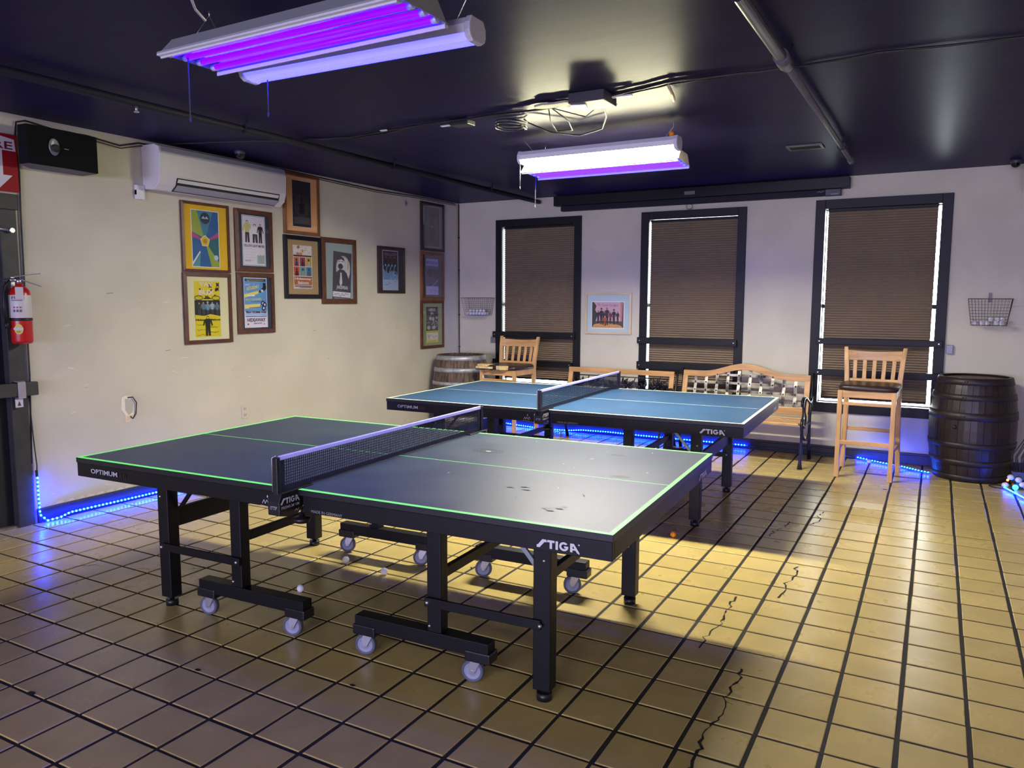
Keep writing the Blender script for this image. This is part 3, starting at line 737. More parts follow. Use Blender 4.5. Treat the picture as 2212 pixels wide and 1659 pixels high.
# ------------------------------------------------------------------ BENCHES
def iron_end(t, x, h_top, da=0.0):
    e = obj('iron_end', MB().tube([(x, .14, 0), (x, .10, .10), (x, .08, .30), (x, .07, .42), (x, .12, .56), (x, .17, .70), (x, .19, h_top)], [.020, .015, .014, .014, .014, .013, .012], 8)
            .tube([(x, -.41, 0), (x, -.40, .06), (x, -.375, .20), (x, -.365, .34), (x, -.39, .40), (x, -.36, .45), (x, -.30, .455)], [.024, .015, .013, .014, .016, .016, .012], 8)
            .tube([(x, -.37, .375), (x, -.20, .36), (x, .07, .37)], .013, 8)
            .tube([(x, -.37, .38), (x, -.31, .30), (x, -.20, .24), (x, -.06, .22), (x, .08, .28)], .010, 8), M_iron, t)
    arm = [(x, .15, .60), (x, .05, .56), (x, -.08, .60), (x, -.22, .64), (x, -.33, .645), (x, -.385, .62), (x, -.39, .58), (x, -.355, .57)]
    arm = [(q[0], q[1], q[2] + da) for q in arm]
    obj('arm_scroll', MB().tube(arm, [.011, .012, .012, .014, .016, .017, .014, .010], 8).tube([(x, -.35, .57), (x, -.33, .50), (x, -.37, .45), (x, -.36, .40)], .009, 8).tube([(x, -.20, .62 + da), (x, -.24, .52), (x, -.17, .45), (x, -.20, .38)], .008, 8).sphere((x, -.385, .60 + da), .028, 10, 8, (.6, 1, 1)), M_iron, t)
    return e
def seat_slats(t, w, n=6):
    for k in range(n):
        y = -.40 + .083 * k; z = .402 + (.006 if k in (0,) else 0) - .004 * math.sin(k / (n - 1) * PI)
        obj('seat_slat', MB().box(-w, y, z - .012, w, y + .062, z + .010), M_oakx, t, bevel=.004)
# lattice bench
b1 = thing('bench', 'garden bench with arched oak top rail and woven iron strap back', 'bench', (-1.745, 7.70, 0), (0, 0, 0), 'cast iron and oak benches')
W = .625
def arch(x): return .815 + .088 * (0.5 + 0.5 * math.cos(PI * max(-1, min(1, (x - .0) / .42))))
rail_pts = [-.625 + 1.25 * i / 28 for i in range(29)]
def yb(z): return .06 + (z - .42) * .22
pol = [(x, arch(x)) for x in rail_pts] + [(x, arch(x) - .062) for x in reversed(rail_pts)]
mb = MB(); mb.prism(pol, -.014, .014, Matrix.Translation((0, yb(.80), 0)) @ FROM_XZ)
obj('top_rail', mb, M_oakx, b1, bevel=.004)
f = Flat(); f.text('~ * ~', 0, .868, .012, (150, 105, 60), w=.09); f.build('carved_emblem', b1, (0, yb(.80) - .0146, 0), (PI / 2, 0, 0))
for s in (-1, 1):
    obj('back_stile', MB().bar((s * .60, yb(.45), .445), (s * .60, yb(.755), .757), .05, .026, up=(0, 1, 0)), M_oak, b1, bevel=.003)
    iron_end(b1, s * .640, .835)
obj('lower_rail', MB().box(-.575, yb(.47) - .012, .435, .575, yb(.47) + .012, .505), M_oakx, b1, bevel=.004)
nv = 10
for i in range(nv):
    x = -.575 + 1.15 * (i + .75) / (nv + .5); zt = arch(x) - .055; P = []
    for k in range(15):
        z = .50 + (zt - .50) * k / 14; ph = (z - .52) / .088 * PI + (PI if i % 2 else 0)
        P.append((x, yb(z) + .007 * math.cos(ph), z))
    V = []; F = []
    for k, (px, py, pz) in enumerate(P):
        V += [(px - .015, py - .002, pz), (px + .015, py - .002, pz), (px + .015, py + .002, pz), (px - .015, py + .002, pz)]
        if k:
            o = 4 * k
            for q in range(4): F.append((o - 4 + q, o - 4 + (q + 1) % 4, o + (q + 1) % 4, o + q))
    F += [(3, 2, 1, 0), tuple(range(len(V) - 4, len(V)))]
    obj('upright_strap', MB().add(V, F), M_strap, b1)
for j in range(4):
    z = .545 + .079 * j; P = []; x0 = .585
    if j == 3: x0 = .335
    N = 40
    V = []; F = []
    for k in range(N + 1):
        x = -x0 + 2 * x0 * k / N; i = (x + .575) / 1.15 * (nv + .5) - .75
        y = yb(z) - .007 * math.cos(PI * i + (z - .52) / .088 * PI)
        V += [(x, y - .002, z - .012), (x, y + .002, z - .012), (x, y + .002, z + .012), (x, y - .002, z + .012)]
        if k:
            o = 4 * k
            for q in range(4): F.append((o - 4 + q, o - 4 + (q + 1) % 4, o + (q + 1) % 4, o + q))
    F += [(3, 2, 1, 0), tuple(range(len(V) - 4, len(V)))]
    sp = obj('cross_strap', MB().add(V, F), M_strap, b1)
    rv = MB()
    for i in range(nv):
        x = -.575 + 1.15 * (i + .75) / (nv + .5)
        if abs(x) < x0: rv.sphere((x, yb(z) - .011, z), .008, 8, 5)
    obj('rivet', rv, M_iron, sp)
seat_slats(b1, .615)
# flower panel bench
b2 = thing('bench', 'garden bench with straight oak top rail and cast flower back', 'bench', (-3.078, 7.70, 0), (0, 0, 0), 'cast iron and oak benches')
def yb2(z): return .06 + (z - .42) * .22
obj('top_rail', MB().box(-.61, yb2(.76) - .013, .734, .61, yb2(.76) + .013, .788), M_oakx, b2, bevel=.004)
obj('lower_rail', MB().box(-.56, yb2(.47) - .012, .435, .56, yb2(.47) + .012, .50), M_oakx, b2, bevel=.004)
for s in (-1, 1):
    obj('back_stile', MB().bar((s * .585, yb2(.45), .445), (s * .585, yb2(.734), .735), .05, .024, up=(0, 1, 0)), M_oak, b2, bevel=.003)
    iron_end(b2, s * .625, .80, -.075)
def leaf(mb, base, tip, w, bulge, d=.006):
    base = Vector(base); tip = Vector(tip); ax = tip - base; L_ = ax.length; ax.normalize(); side = ax.cross(Vector((0, 1, 0))).normalized()
    V = []; n = 6
    for i in range(n + 1):
        t_ = i / n; wd2 = w * math.sin(PI * min(1, t_ * .92 + .08)) ; c_ = base + ax * (L_ * t_) + side * bulge * math.sin(PI * t_) + Vector((0, -.012 * math.sin(PI * t_), 0))
        V += [c_ - side * wd2, c_ + Vector((0, -d, 0)), c_ + side * wd2, c_ + Vector((0, d, 0))]
    F = []
    for i in range(n):
        for k in range(4): F.append((4 * i + k, 4 * i + (k + 1) % 4, 4 * i + 4 + (k + 1) % 4, 4 * i + 4 + k))
    F += [(3, 2, 1, 0), tuple(range(4 * n, 4 * n + 4))]
    mb.add(V, F, True)
r9 = random.Random(9)
for k in range(6):
    cx = -.45 + .18 * k; cz = .60 + (.02 if k % 2 else -.015); mb = MB()
    for q in range(9):
        a = 2 * PI * q / 9 + r9.uniform(-.15, .15); l = r9.uniform(.07, .115)
        leaf(mb, (cx + .012 * math.cos(a), yb2(cz), cz + .012 * math.sin(a)), (cx + l * math.cos(a), yb2(cz) + .02 * math.sin(a) - .004, cz + l * math.sin(a)), .017, r9.choice([-.016, .016]))
    mb.sphere((cx, yb2(cz) - .012, cz), .017, 8, 6)
    obj('cast_flower', mb, M_iron, b2)
mb = MB()
mb.tube([(-.555, yb2(.70), .705), (.555, yb2(.70), .705)], .006, 6)
for k in range(7):
    x = -.54 + .18 * k; mb.tube([(x, yb2(.51), .51), (x + .03, yb2(.6), .60), (x - .01, yb2(.66), .66), (x, yb2(.705), .705)], .006, 6)
mb.tube([(-.56 + 1.12 * i / 40, yb2(.54) - .004, .54 + .03 * math.sin(i * .9)) for i in range(41)], .007, 6)
obj('scrollwork', mb, M_iron, b2)
seat_slats(b2, .60)

# ------------------------------------------------------------------ CEILING LAMPS
M_tube_uv = mat('black_light_tube', (0, 0, 0, 1), .4, emit=(0.013, 0.0, 1.0, 1), estr=UV_NEAR)
M_tube_uv_far = mat('black_light_tube_far', (0, 0, 0, 1), .4, emit=(0.006, 0.001, 1.0, 1), estr=UV_FAR)
M_lens_on = mat('glowing_warm_lens', rgb(240, 236, 220), .4, emit=(1.0, .95, .62, 1), estr=LENS_WARM)
M_lens_dim = mat('lens_added_violet', rgb(200, 198, 230), .3, emit=(0.10, 0.095, 12.0, 1), estr=LENS_DIM)  # neighbouring black light on the lens put in as emission, raised for the ceiling
M_refl = mat('white_reflector', rgb(225, 225, 230), .35, metal=.2)
M_mirror = mat('polished_reflector', rgb(225, 222, 235), .12, metal=1.0)
M_cordg = mat('grey_pull_cord', rgb(70, 70, 72), .7, spec=.2)
M_house = mat('grey_lamp_housing', rgb(150, 152, 150), .45)
M_house_lit = mat('lamplit_white_housing', rgb(232, 228, 206), .45)  # white metal, the warm strip lamp's light put into its colour
def grow_lamp(label, loc, ang, housing, cords, tube_m, tilt=0.0):
    """four-tube fixture: trapezoid housing, scalloped reflector, tubes, end plates"""
    t = thing('black_light_fixture', label, 'lamp', loc, (tilt, 0, ang), 'hanging black light fixtures')
    L2, w, h = .61, .142, .075
    # local origin at the rim plane centre; housing goes up
    P = [(-w, 0), (-w - .016, 0), (-w - .016, .006), (-w - .002, .008), (-.085, h), (.085, h), (w + .002, .008), (w + .016, .006), (w + .016, 0), (w, 0), (w - .004, .008), (.081, h - .004), (-.081, h - .004), (-w + .004, .008)]
    obj('housing', MB().prism(P, -L2, L2, FROM_YZ), housing, t)
    for s in (-1, 1): obj('rim', MB().box(-L2, min(s * (w + .002), s * (w + .018)), -.009, L2, max(s * (w + .002), s * (w + .018)), -.0005).box(-L2, min(s * (w - .006), s * (w + .001)), -.016, L2, max(s * (w - .006), s * (w + .001)), -.0005), M_refl, t, bevel=.002)
    # reflector: four shallow scallops
    V = []; F = []; n = 32
    for i in range(n + 1):
        y = -w + .006 + (2 * w - .012) * i / n; z = .010 + .016 * abs(math.sin(PI * 4 * i / n)) + .012 * (1 - (y / w) ** 2)
        V += [(-L2 + .01, y, z), (L2 - .01, y, z)]
        if i: F.append((2 * i - 2, 2 * i - 1, 2 * i + 1, 2 * i))
    obj('reflector', MB().add(V, F, True), M_mirror, t)
    for k in range(4):
        y = -w + (2 * w) * (k + .5) / 4; z = .006 + .006 * (1 - (y / w) ** 2)
        tb = obj('tube', MB().cyl((-L2 + .035, y, z), (L2 - .035, y, z), .0125, 12), tube_m, t)
        for s in (-1, 1): obj('socket', MB().cyl((s * (L2 - .035), y, z), (s * (L2 - .012), y, z), .014, 12), M_refl, tb)
    for s in (-1, 1):
        obj('end_plate', MB().prism([(-w, .004), (-.083, h - .002), (.083, h - .002), (w, .004)], s * L2 - .002, s * L2 + .002, FROM_YZ), housing, t)
        hk = MB()
        hk.tube([(s * .48, -.07, h), (s * .48, 0, HC - loc[2] - .02), (s * .48, .07, h)], .0016, 5).tube([(s * .48, 0, HC - loc[2] - .025), (s * .48, 0, HC - loc[2])], .0025, 5)
        obj('hanging_wire', hk, M_zinc, t)
    for (x, y, z0, z1) in cords: obj('pull_cord', MB().cyl((x, y, z0), (x, y, z1), .0028, 6).cyl((x, y, z1), (x, y, z1 - .02), .004, 6), M_cordg, t)
    return t
def strip_lamp(label, loc, ang, lens, cords):
    t = thing('wraparound_strip_lamp', label, 'lamp', loc, (0, 0, ang), 'hanging strip lamps')
    L2 = .605
    obj('housing', MB().prism([(-.0605, -.003), (-.059, -.003), (-.059, .014), (.059, .014), (.059, -.003), (.0605, -.003), (.0605, .03), (.040, .058), (-.040, .058), (-.0605, .03)], -L2 + .02, L2 - .02, FROM_YZ), M_white, t, bevel=.003)
    P = [(-.0585, .012), (-.0585, .0), (-.050, -.014), (-.033, -.024), (0, -.029), (.033, -.024), (.050, -.014), (.0585, .0), (.0585, .012)]
    obj('lens', MB().prism(P, -L2 + .02, L2 - .02, FROM_YZ), lens, t)
    Q = [(-.062, .034), (-.064, .004), (-.056, -.016), (-.034, -.030), (.034, -.030), (.056, -.016), (.064, .004), (.062, .034), (.044, .062), (-.044, .062)]
    for s in (-1, 1):
        obj('end_cap', MB().prism(Q, min(s * (L2 - .026), s * L2), max(s * (L2 - .026), s * L2), FROM_YZ), mat('white_end_cap', rgb(215, 214, 226), .4), t, bevel=.005)
        obj('hanging_wire', MB().tube([(s * .50, 0, .058), (s * .56, 0, HC - loc[2] - .03), (s * .56, 0, HC - loc[2])], .0018, 5), M_zinc, t)
    for (x, y, z0, z1) in cords: obj('pull_cord', MB().cyl((x, y, z0), (x, y, z1), .0028, 6).cyl((x, y, z1), (x, y, z1 - .02), .004, 6), M_cordg, t)
    return t
grow_lamp('black light fixture with four violet tubes above the nearest table', (-2.255, 2.272, 2.520), -.006, M_house, [(-.545, -.06, .0, -.24)], M_tube_uv)
grow_lamp('black light fixture behind the bright warm strip lamp, over the farther table', (-2.300, 5.432, 2.500), .02, M_house_lit, [(-.60, .08, .0, -.22)], M_tube_uv_far, tilt=-.03)
strip_lamp('dim lavender strip lamp hanging just behind the violet tube fixture', (-2.232, 2.585, 2.535), .03, M_lens_dim, [(-.49, 0, -.02, -.17)])
SB = strip_lamp('brightly lit warm white strip lamp hanging over the farther table', (-2.228, 5.130, 2.558), .0, M_lens_on, [(-.60, -.02, -.02, -.19)])
P = [(-.25, .06, .03), (-.2, .085, -.005), (-.08, .10, -.015), (.02, .09, -.02), (.08, .09, .0), (.06, .08, .025), (-.03, .085, .01), (-.09, .10, -.02), (-.02, .105, -.03), (.05, .10, .02), (.13, .08, .03), (.17, .065, .04)]
obj('power_cord', MB().tube(P, .004, 6), M_white, SB)
tag(obj('table_tennis_ball', MB().sphere((0, 0, 0), .02, 16, 10), M_orange, loc=(-1.680, 5.130, 2.558 + .0785)), 'orange table tennis ball resting on top of the bright strip lamp', 'ball')
# housings of the added fill panels behind the camera
for i, (x, y) in enumerate(FILL_PANELS):
    t = thing('added_fill_panel', 'added ceiling fill panel out of view behind the camera', 'lamp', (x, y, HC - .04), group='added ceiling fill panels')
    obj('frame', MB().box(-.62, -.32, 0, .62, -.29, .038).box(-.62, .29, 0, .62, .32, .038).box(-.62, -.29, 0, -.59, .29, .038).box(.59, -.29, 0, .62, .29, .038), M_white, t)
    obj('back_plate', MB().box(-.59, -.29, .03, .59, .29, .036), M_white, t)

# ------------------------------------------------------------------ BLUE LED STRIPS
M_led = mat('blue_led', (0, 0, 0, 1), .4, emit=(.02, .45, 1.0, 1), estr=16.0)
M_ledtube = mat('glowing_blue_tube', (0.02, 0.04, .4, 1), .3, emit=(0.0, 0.0012, 1.0, 1), estr=LED_TUBE)
M_ledoff = mat('clear_light_rope', rgb(58, 58, 80), .5)
M_led.cycles.emission_sampling = 'NONE'
led_me = MB().sphere((0, 0, 0), .0066, 8, 6).mesh('led'); led_me.materials.append(M_led)
def led_strip(label, pts, step=.03, skip=(), off=(0, 0, .004)):
    t = thing('led_light_strip', label, 'light strip', pts[0], group='blue light strips along the walls')
    P = [Vector(p) - Vector(pts[0]) for p in pts]
    obj('tube', MB().tube(P, .0065, 8), M_ledtube, t)
    acc = 0.0; total = 0.0; seg = []
    for a, b in zip(P, P[1:]): seg.append((a, b, (b - a).length)); total += (b - a).length
    s = step / 2; k = 0
    while s < total:
        q = s
        for a, b, l in seg:
            if q <= l: pos = a + (b - a) * (q / l); break
            q -= l
        if not any(x0 < s / total < x1 for x0, x1 in skip):
            o = bpy.data.objects.new('led', led_me); COL.objects.link(o); o.parent = t; o.location = pos + Vector(off)
        s += step; k += 1
    return t
ls = led_strip('blue light strip dropping down the door frame and along the left wall', [(XL + .022, 2.862, .33), (XL + .024, 2.860, .18), (XL + .028, 2.862, .06), (XL + .045, 2.90, .014), (XL + .055, 2.98, .018), (XL + .045, 3.06, .034), (XL + .035, 3.2, .03), (XL + .034, 3.6, .026), (XL + .034, 4.0, .026), (XL + .034, 4.45, .026)], .029, off=(.006, 0, .002))
led_strip('blue light strip along the back wall under the benches', [(-4.68, YB - .035, .036), (-4.4, YB - .035, .02), (-4.2, YB - .036, .012), (-3.95, YB - .036, .012), (-3.8, YB - .036, .016), (-3.62, YB - .035, .036), (-3.3, YB - .034, .042), (-2.9, YB - .034, .036), (-2.4, YB - .034, .036), (-1.74, YB - .034, .036)], .0305, off=(0, -.006, .002))
led_strip('short blue light strip on the floor between stool and dark barrel', [(-.70, YB - .04, .018), (-.575, 7.985, .012), (-.447, 7.90, .012), (-.308, 7.835, .012), (-.17, 7.72, .012), (-.065, 7.655, .012)], .03, off=(0, 0, .005))
led_strip('blue light strip on the floor to the right of the dark barrel', [(.475, 7.36, .012), (.50, 7.30, .01), (.53, 7.21, .01), (.60, 7.0, .01), (.75, 6.6, .01)], .026, off=(0, 0, .005))
tag(obj('light_rope_end', MB().tube([(-1.735, YB - .034, .036), (-1.4, YB - .034, .03), (-1.0, YB - .034, .026), (-.82, YB - .036, .022)], .0065, 8).cyl((-.83, YB - .036, .022), (-.74, YB - .038, .02), .011, 8), M_ledoff), 'unlit clear light rope along the baseboard behind the right bench', 'light strip')

# ------------------------------------------------------------------ BALLS
ball_me = MB().sphere((0, 0, .02), .02, 16, 10).mesh('table_tennis_ball'); ball_me.materials.append(M_ball)
def ball(x, y, z, label, group=None):
    o = bpy.data.objects.new('table_tennis_ball', ball_me); COL.objects.link(o); o.location = (x, y, z); return tag(o, label, 'ball', group)
ball(-2.876, 2.84, 0, 'white table tennis ball on the floor nearest the camera, behind a caster beam')
ball(-2.974, 3.30, 0, 'white table tennis ball under the near table, left one of the lit pair')
ball(-2.658, 3.26, 0, 'white table tennis ball under the near table, right one of the lit pair')
ball(-2.748, 3.72, 0, 'white table tennis ball under the near table, half hidden behind a post')
ball(-3.905, 7.88, 0, 'white table tennis ball by the back wall light strip, left of a pair', None)
ball(-3.83, 7.93, 0, 'white table tennis ball by the back wall light strip, right of a pair', None)
ball(-.576, 7.90, 0, 'white table tennis ball on the floor behind the right bar stool')
ob = MB().sphere((0, 0, .02), .02, 16, 10)
tag(obj('table_tennis_ball', ob, M_orange, loc=(-1.472, 4.735, 0)), 'orange table tennis ball on the shaded floor between the tables', 'ball')

# ------------------------------------------------------------------ WIRE BASKETS
def basket(label, x, z, w, d, h, hanger):
    t = thing('wire_basket', label, 'basket', (x, YB - .008, z), group='wall baskets of balls')
    # local: x right, y into room is negative, z up; origin at back bottom centre
    wb_, db = w * .80, d * .82
    def ringp(k):
        W_ = wb_ + (w - wb_) * k; D_ = db + (d - db) * k; return W_ / 2, D_
    rm = MB(); a, b = ringp(1); rm.tube([(-a, -.002, h), (a, -.002, h), (a, -b, h), (-a, -b, h)], .003, 6, closed=True); obj('rim', rm, M_wire, t)
    g = MB(); n = 9
    for k in range(0, n):
        q = k / n; a, b = ringp(q); z_ = h * q + .002; g.tube([(-a, -.003, z_), (a, -.003, z_), (a, -b, z_), (-a, -b, z_)], .0009, 5, closed=True)
    m = 13
    for i in range(m + 1):
        u = -1 + 2 * i / m; a0_, b0 = ringp(0); a1, b1_ = ringp(1)
        g.tube([(u * a1, -.003, h), (u * a0_, -.003, .002), (u * a0_, -b0, .002), (u * a1, -b1_, h)], .0009, 5)
    for i in range(6):
        v = (i + .5) / 6; a0_, b0 = ringp(0); a1, b1_ = ringp(1)
        g.tube([(-a1, -b1_ * v, h), (-a0_, -b0 * v, .002), (a0_, -b0 * v, .002), (a1, -b1_ * v, h)], .0009, 5)
    w_ = obj('wire_mesh', g, M_wire, t)
    if hanger:
        hk = MB().box(-.012, -.004, h - .03, .012, 0, h + .055)
        obj('hook_plate', hk, M_wire, t)
    return t
zb2 = 1.318; zb1 = 1.345
basket('wire basket of a few white balls on the wall right of the right-hand window', .315, zb2, .335, .175, .236, True)
basket('wire basket of many white balls on the wall near the corner', -5.005, zb1, .375, .175, .212, False)
r2 = random.Random(2)
RBL = ['leftmost on the bottom', 'second from left on the bottom', 'in the rear behind the second', 'third from left along the front bottom', 'resting on the third one', 'upper one left of the right-hand heap', 'lower one left of the right-hand heap', 'topmost at the right end', 'frontmost at the right end', 'rearmost at the right end']; kb_ = -1
ORD = ['leftmost', 'second from left', 'third from left', 'fourth from left', 'third from right', 'second from right', 'rightmost']
for (u, v, s) in [(-.105, -.10, 0), (-.055, -.105, 0), (-.036, -.06, 0), (-.012, -.11, 0), (.012, -.085, 1), (.062, -.10, 1), (.058, -.07, 0), (.10, -.08, 1), (.093, -.115, 0), (.108, -.05, 0)]:
    kb_ += 1; ball(.315 + u, YB - .008 + v, zb2 + .0045 + .0345 * s, 'white ball in the right wall basket, ' + RBL[kb_], 'balls in the right wall basket')
for k in range(7):
    ball(-5.005 - .128 + .0425 * k, YB - .008 - .115 + .004 * (k % 2), zb1 + .0045, 'white ball in the corner wall basket, front row, ' + ORD[k], 'balls in the corner wall basket')
for k in range(7):
    ball(-5.005 - .128 + .0425 * k, YB - .008 - .068 + .004 * (k % 2), zb1 + .0045, 'white ball in the corner wall basket, back row, ' + ORD[k], 'balls in the corner wall basket')
for k in range(5):
    ball(-5.005 - .10 + .0475 * k, YB - .008 - .092, zb1 + .0045 + .033, 'white ball in the corner wall basket, upper layer, ' + ORD[[0, 1, 2, 5, 6][k]], 'balls in the corner wall basket')
o = MB().sphere((0, 0, .02), .02, 16, 10)
tag(obj('table_tennis_ball', o, M_orange, loc=(-5.012, YB - .008 - .04, zb1 + .037)), 'orange table tennis ball among white ones in the corner wall basket', 'ball')

# ------------------------------------------------------------------ WALL POSTERS
M_pglass = glass_mat('picture_glass', (1, 1, 1, 1), .22)
WOODS = {'brown': mat('brown_frame_wood', rgb(96, 60, 40), .4, var=.25, scale=6, stretch=(3, 3, 3)), 'dark': mat('dark_frame_wood', rgb(54, 40, 36), .4, var=.2, scale=6), 'black': mat('black_frame_wood', rgb(24, 24, 30), .35), 'oak': mat('oak_frame_wood', rgb(128, 84, 48), .4, var=.25, scale=6), 'pale': mat('pale_frame_wood', rgb(216, 200, 164), .5, var=.08, scale=6)}
def poster(label, cy, cz, w, h, fw, wood, matcol, pr, draw, back=False, tilt=0.0, fdepth=.024, group='framed band posters'):
    rot = ON_BACK if back else ON_LEFT; loc = (cy, YB - .001, cz) if back else (XL + .001, cy, cz)
    t = thing('framed_poster', label, 'poster', loc, rot, group)
    fr = MB(); a, b = w / 2, h / 2
    for (x0, y0, x1, y1, u0, v0, u1, v1) in ((-a, -b, a, -b, a - fw, -b + fw, -a + fw, -b + fw), (a, -b, a, b, a - fw, b - fw, a - fw, -b + fw), (a, b, -a, b, -a + fw, b - fw, a - fw, b - fw), (-a, b, -a, -b, -a + fw, -b + fw, -a + fw, b - fw)):
        q = [(x0, y0), (x1, y1), (u0, v0), (u1, v1)]
        fr.add([(x, y, 0) for x, y in q] + [(q[0][0], q[0][1], fdepth * .8), (q[1][0], q[1][1], fdepth * .8), (q[2][0], q[2][1], fdepth), (q[3][0], q[3][1], fdepth)], [(3, 2, 1, 0), (4, 5, 6, 7), (0, 1, 5, 4), (1, 2, 6, 5), (2, 3, 7, 6), (3, 0, 4, 7)])
    obj('frame', fr, WOODS[wood], t, bevel=.0015, segs=1)
    obj('mount', MB().box(-a + fw * .9, -b + fw * .9, .002, a - fw * .9, b - fw * .9, .008), mat('mount_%d_%d_%d' % matcol, rgb(*matcol), .8), t)
    f = Flat(); pw, ph = pr[2] - pr[0], pr[3] - pr[1]
    draw(f, pw, ph)
    f.build('print', t, (pr[0], pr[1], .0085), (0, 0, tilt))
    obj('glass', MB().box(-a + fw * .95, -b + fw * .95, .0135, a - fw * .95, b - fw * .95, .0150), M_pglass, t)
    return t
def d_yellow(f, w, h):
    f.rect(-.006, -.006, w + .006, h + .006, (235, 235, 225)); f.rect(0, 0, w, h, (30, 92, 150))
    X, Y = w * .48, h * .46
    f.poly([(0, h), (w * .2, h), (X, Y + .02), (0, h * .62)], (150, 170, 50)); f.poly([(w * .2, h), (w * .8, h), (X, Y)], (60, 130, 150))
    f.poly([(0, h * .62), (0, h * .52), (X, Y)], (176, 70, 130)); f.poly([(w, h * .64), (w, h * .54), (X, Y)], (176, 70, 130))
    f.poly([(w, h * .54), (w, h * .1), (X, Y)], (30, 100, 110)); f.poly([(w * .7, 0), (w, 0), (w, h * .08), (X, Y)], (150, 170, 50)); f.poly([(0, h * .02), (w * .3, h * .26), (w * .27, h * .28), (0, h * .08)], (220, 224, 226)); f.poly([(0, 0), (w * .25, 0), (w * .3, h * .24)], (70, 150, 150))
    R0 = w * .19; pent = lambda r: [(X + r * math.cos(math.radians(90 + 72 * k)), Y + r * math.sin(math.radians(90 + 72 * k))) for k in range(5)]
    f.poly(pent(R0), (236, 230, 180)); f.poly(pent(R0 * .88), (222, 190, 40)); f.ell(X, Y, .02, .02, (180, 150, 30))
    f.ell(w * .5, h * .87, w * .18, w * .18, (30, 50, 66)); f.poly([(w * .36, h * .86), (w * .45, h * .91), (w * .5, h * .87), (w * .56, h * .91), (w * .64, h * .86)], (170, 190, 200))
    f.ell(w * .88, h * .17, w * .09, w * .09, (190, 210, 225), 6)
    for k in range(3): f.scrawl(w * .3, w * .66, h * (.75 - .03 * k), .006, (30, 70, 90), 12, k)
    for k in range(4): f.scrawl(w * .3, w * .72, h * (.16 - .03 * k), .006, (16, 50, 90), 12, k + 7)
poster('yellow-matted abstract poster with blue rays and a pentagon, under the air conditioner', 4.323, 2.028, .468, .560, .022, 'brown', (236, 190, 40), (-.135, -.235, .125, .215), d_yellow)
def d_yay(f, w, h):
    f.rect(0, 0, w, h, (222, 206, 20)); f.rect(0, h * .36, w, h * .66, (24, 26, 20))
    r = random.Random(4)
    for k in range(16):
        x, y = r.uniform(0, w), r.uniform(h * .68, h); s = r.uniform(.012, .026); f.poly([(x + s * (1 if q % 2 else .4) * math.cos(q * PI / 4), y + s * (1 if q % 2 else .4) * math.sin(q * PI / 4)) for q in range(8)], (26, 24, 14))
    for c in (.16, .84): f.ell(w * c, h * .70, w * .15, h * .035, (206, 190, 20)); f.ring(w * c, h * .70, w * .17, h * .045, .006, (26, 24, 14))
    f.poly([(w * .32, h * .68), (w * .68, h * .68), (w * .5, h * .74)], (60, 58, 24))
    f.text('YAY', w * .47, h * .945, h * .075, (232, 216, 212), w=w * .56, bold=.04); f.text('BUX', w * .48, h * .80, h * .085, (232, 216, 212), w=w * .60, bold=.04)
    for k, x in enumerate((.17, .33, .5, .68, .87)): f.figure(w * x, h * (.36 + .01 * (k % 2)), h * .27, [(40, 50, 56), (90, 120, 140), (110, 150, 180), (150, 180, 190), (90, 120, 140)][k], (50, 60, 70), hat=(150, 180, 200) if k == 2 else None)
    f.poly([(0, h * .40), (w * .35, h * .38), (w * .6, h * .41), (w, h * .37), (w, h * .34), (0, h * .34)], (222, 206, 20))
    f.figure(w * .48, h * .02, h * .36, (20, 20, 16), (20, 20, 16), (222, 206, 20), wide=1.3)
    f.text('Hideaway Saloon', w * .5, h * .305, h * .045, (22, 22, 18), w=w * .96, bold=.03)
    for k in range(5): f.scrawl(w * (.05 + .5 * (k % 2)), w * (.38 + .52 * (k % 2)), h * (.22 - .045 * k), .016, (40, 38, 14), 12, k)
poster('cream-matted yellow and black band poster, bottom left of the poster wall', 4.320, 1.453, .472, .578, .030, 'brown', (226, 222, 180), (-.134, -.236, .118, .222), d_yay)
def d_band(f, w, h):
    f.rect(0, 0, w, h, (226, 224, 236)); f.line([(.006, .006), (w - .006, .006), (w - .006, h - .006), (.006, h - .006), (.006, .006)], .0025, (40, 44, 60))
    f.figure(w * .22, h * .46, h * .44, (206, 200, 130), (40, 34, 34), (236, 220, 206), wide=1.15); f.figure(w * .55, h * .46, h * .38, (238, 238, 240), (60, 50, 46), (240, 226, 216), wide=1.6); f.figure(w * .78, h * .46, h * .39, (36, 30, 30), (36, 30, 30), (220, 200, 186))
    f.rect(w * .02, h * .42, w * .98, h * .462, (226, 224, 236))
    f.text('YELLOW LIGHT MAYBE', w * .5, h * .40, h * .05, (70, 60, 70), w=w * .88, bold=.02)
    f.rect(w * .62, h * .05, w * .94, h * .20, (160, 180, 176)); f.poly([(w * .62, h * .20), (w * .66, h * .235), (w * .71, h * .20), (w * .77, h * .235), (w * .83, h * .20), (w * .9, h * .235), (w * .94, h * .2)], (150, 172, 168))
    for k in range(5): f.scrawl(w * .08, w * (.5 + .1 * (k % 2)), h * (.33 - .055 * k), .007, (110, 106, 130), 14, k)
    f.text('AUG 20', w * .22, h * .10, h * .03, (60, 60, 80), bold=.0)
poster('poster with three young men on white paper above band name, dark mount', 4.826, 2.035, .418, .534, .036, 'brown', (52, 62, 78), (-.131, -.215, .129, .220), d_band)
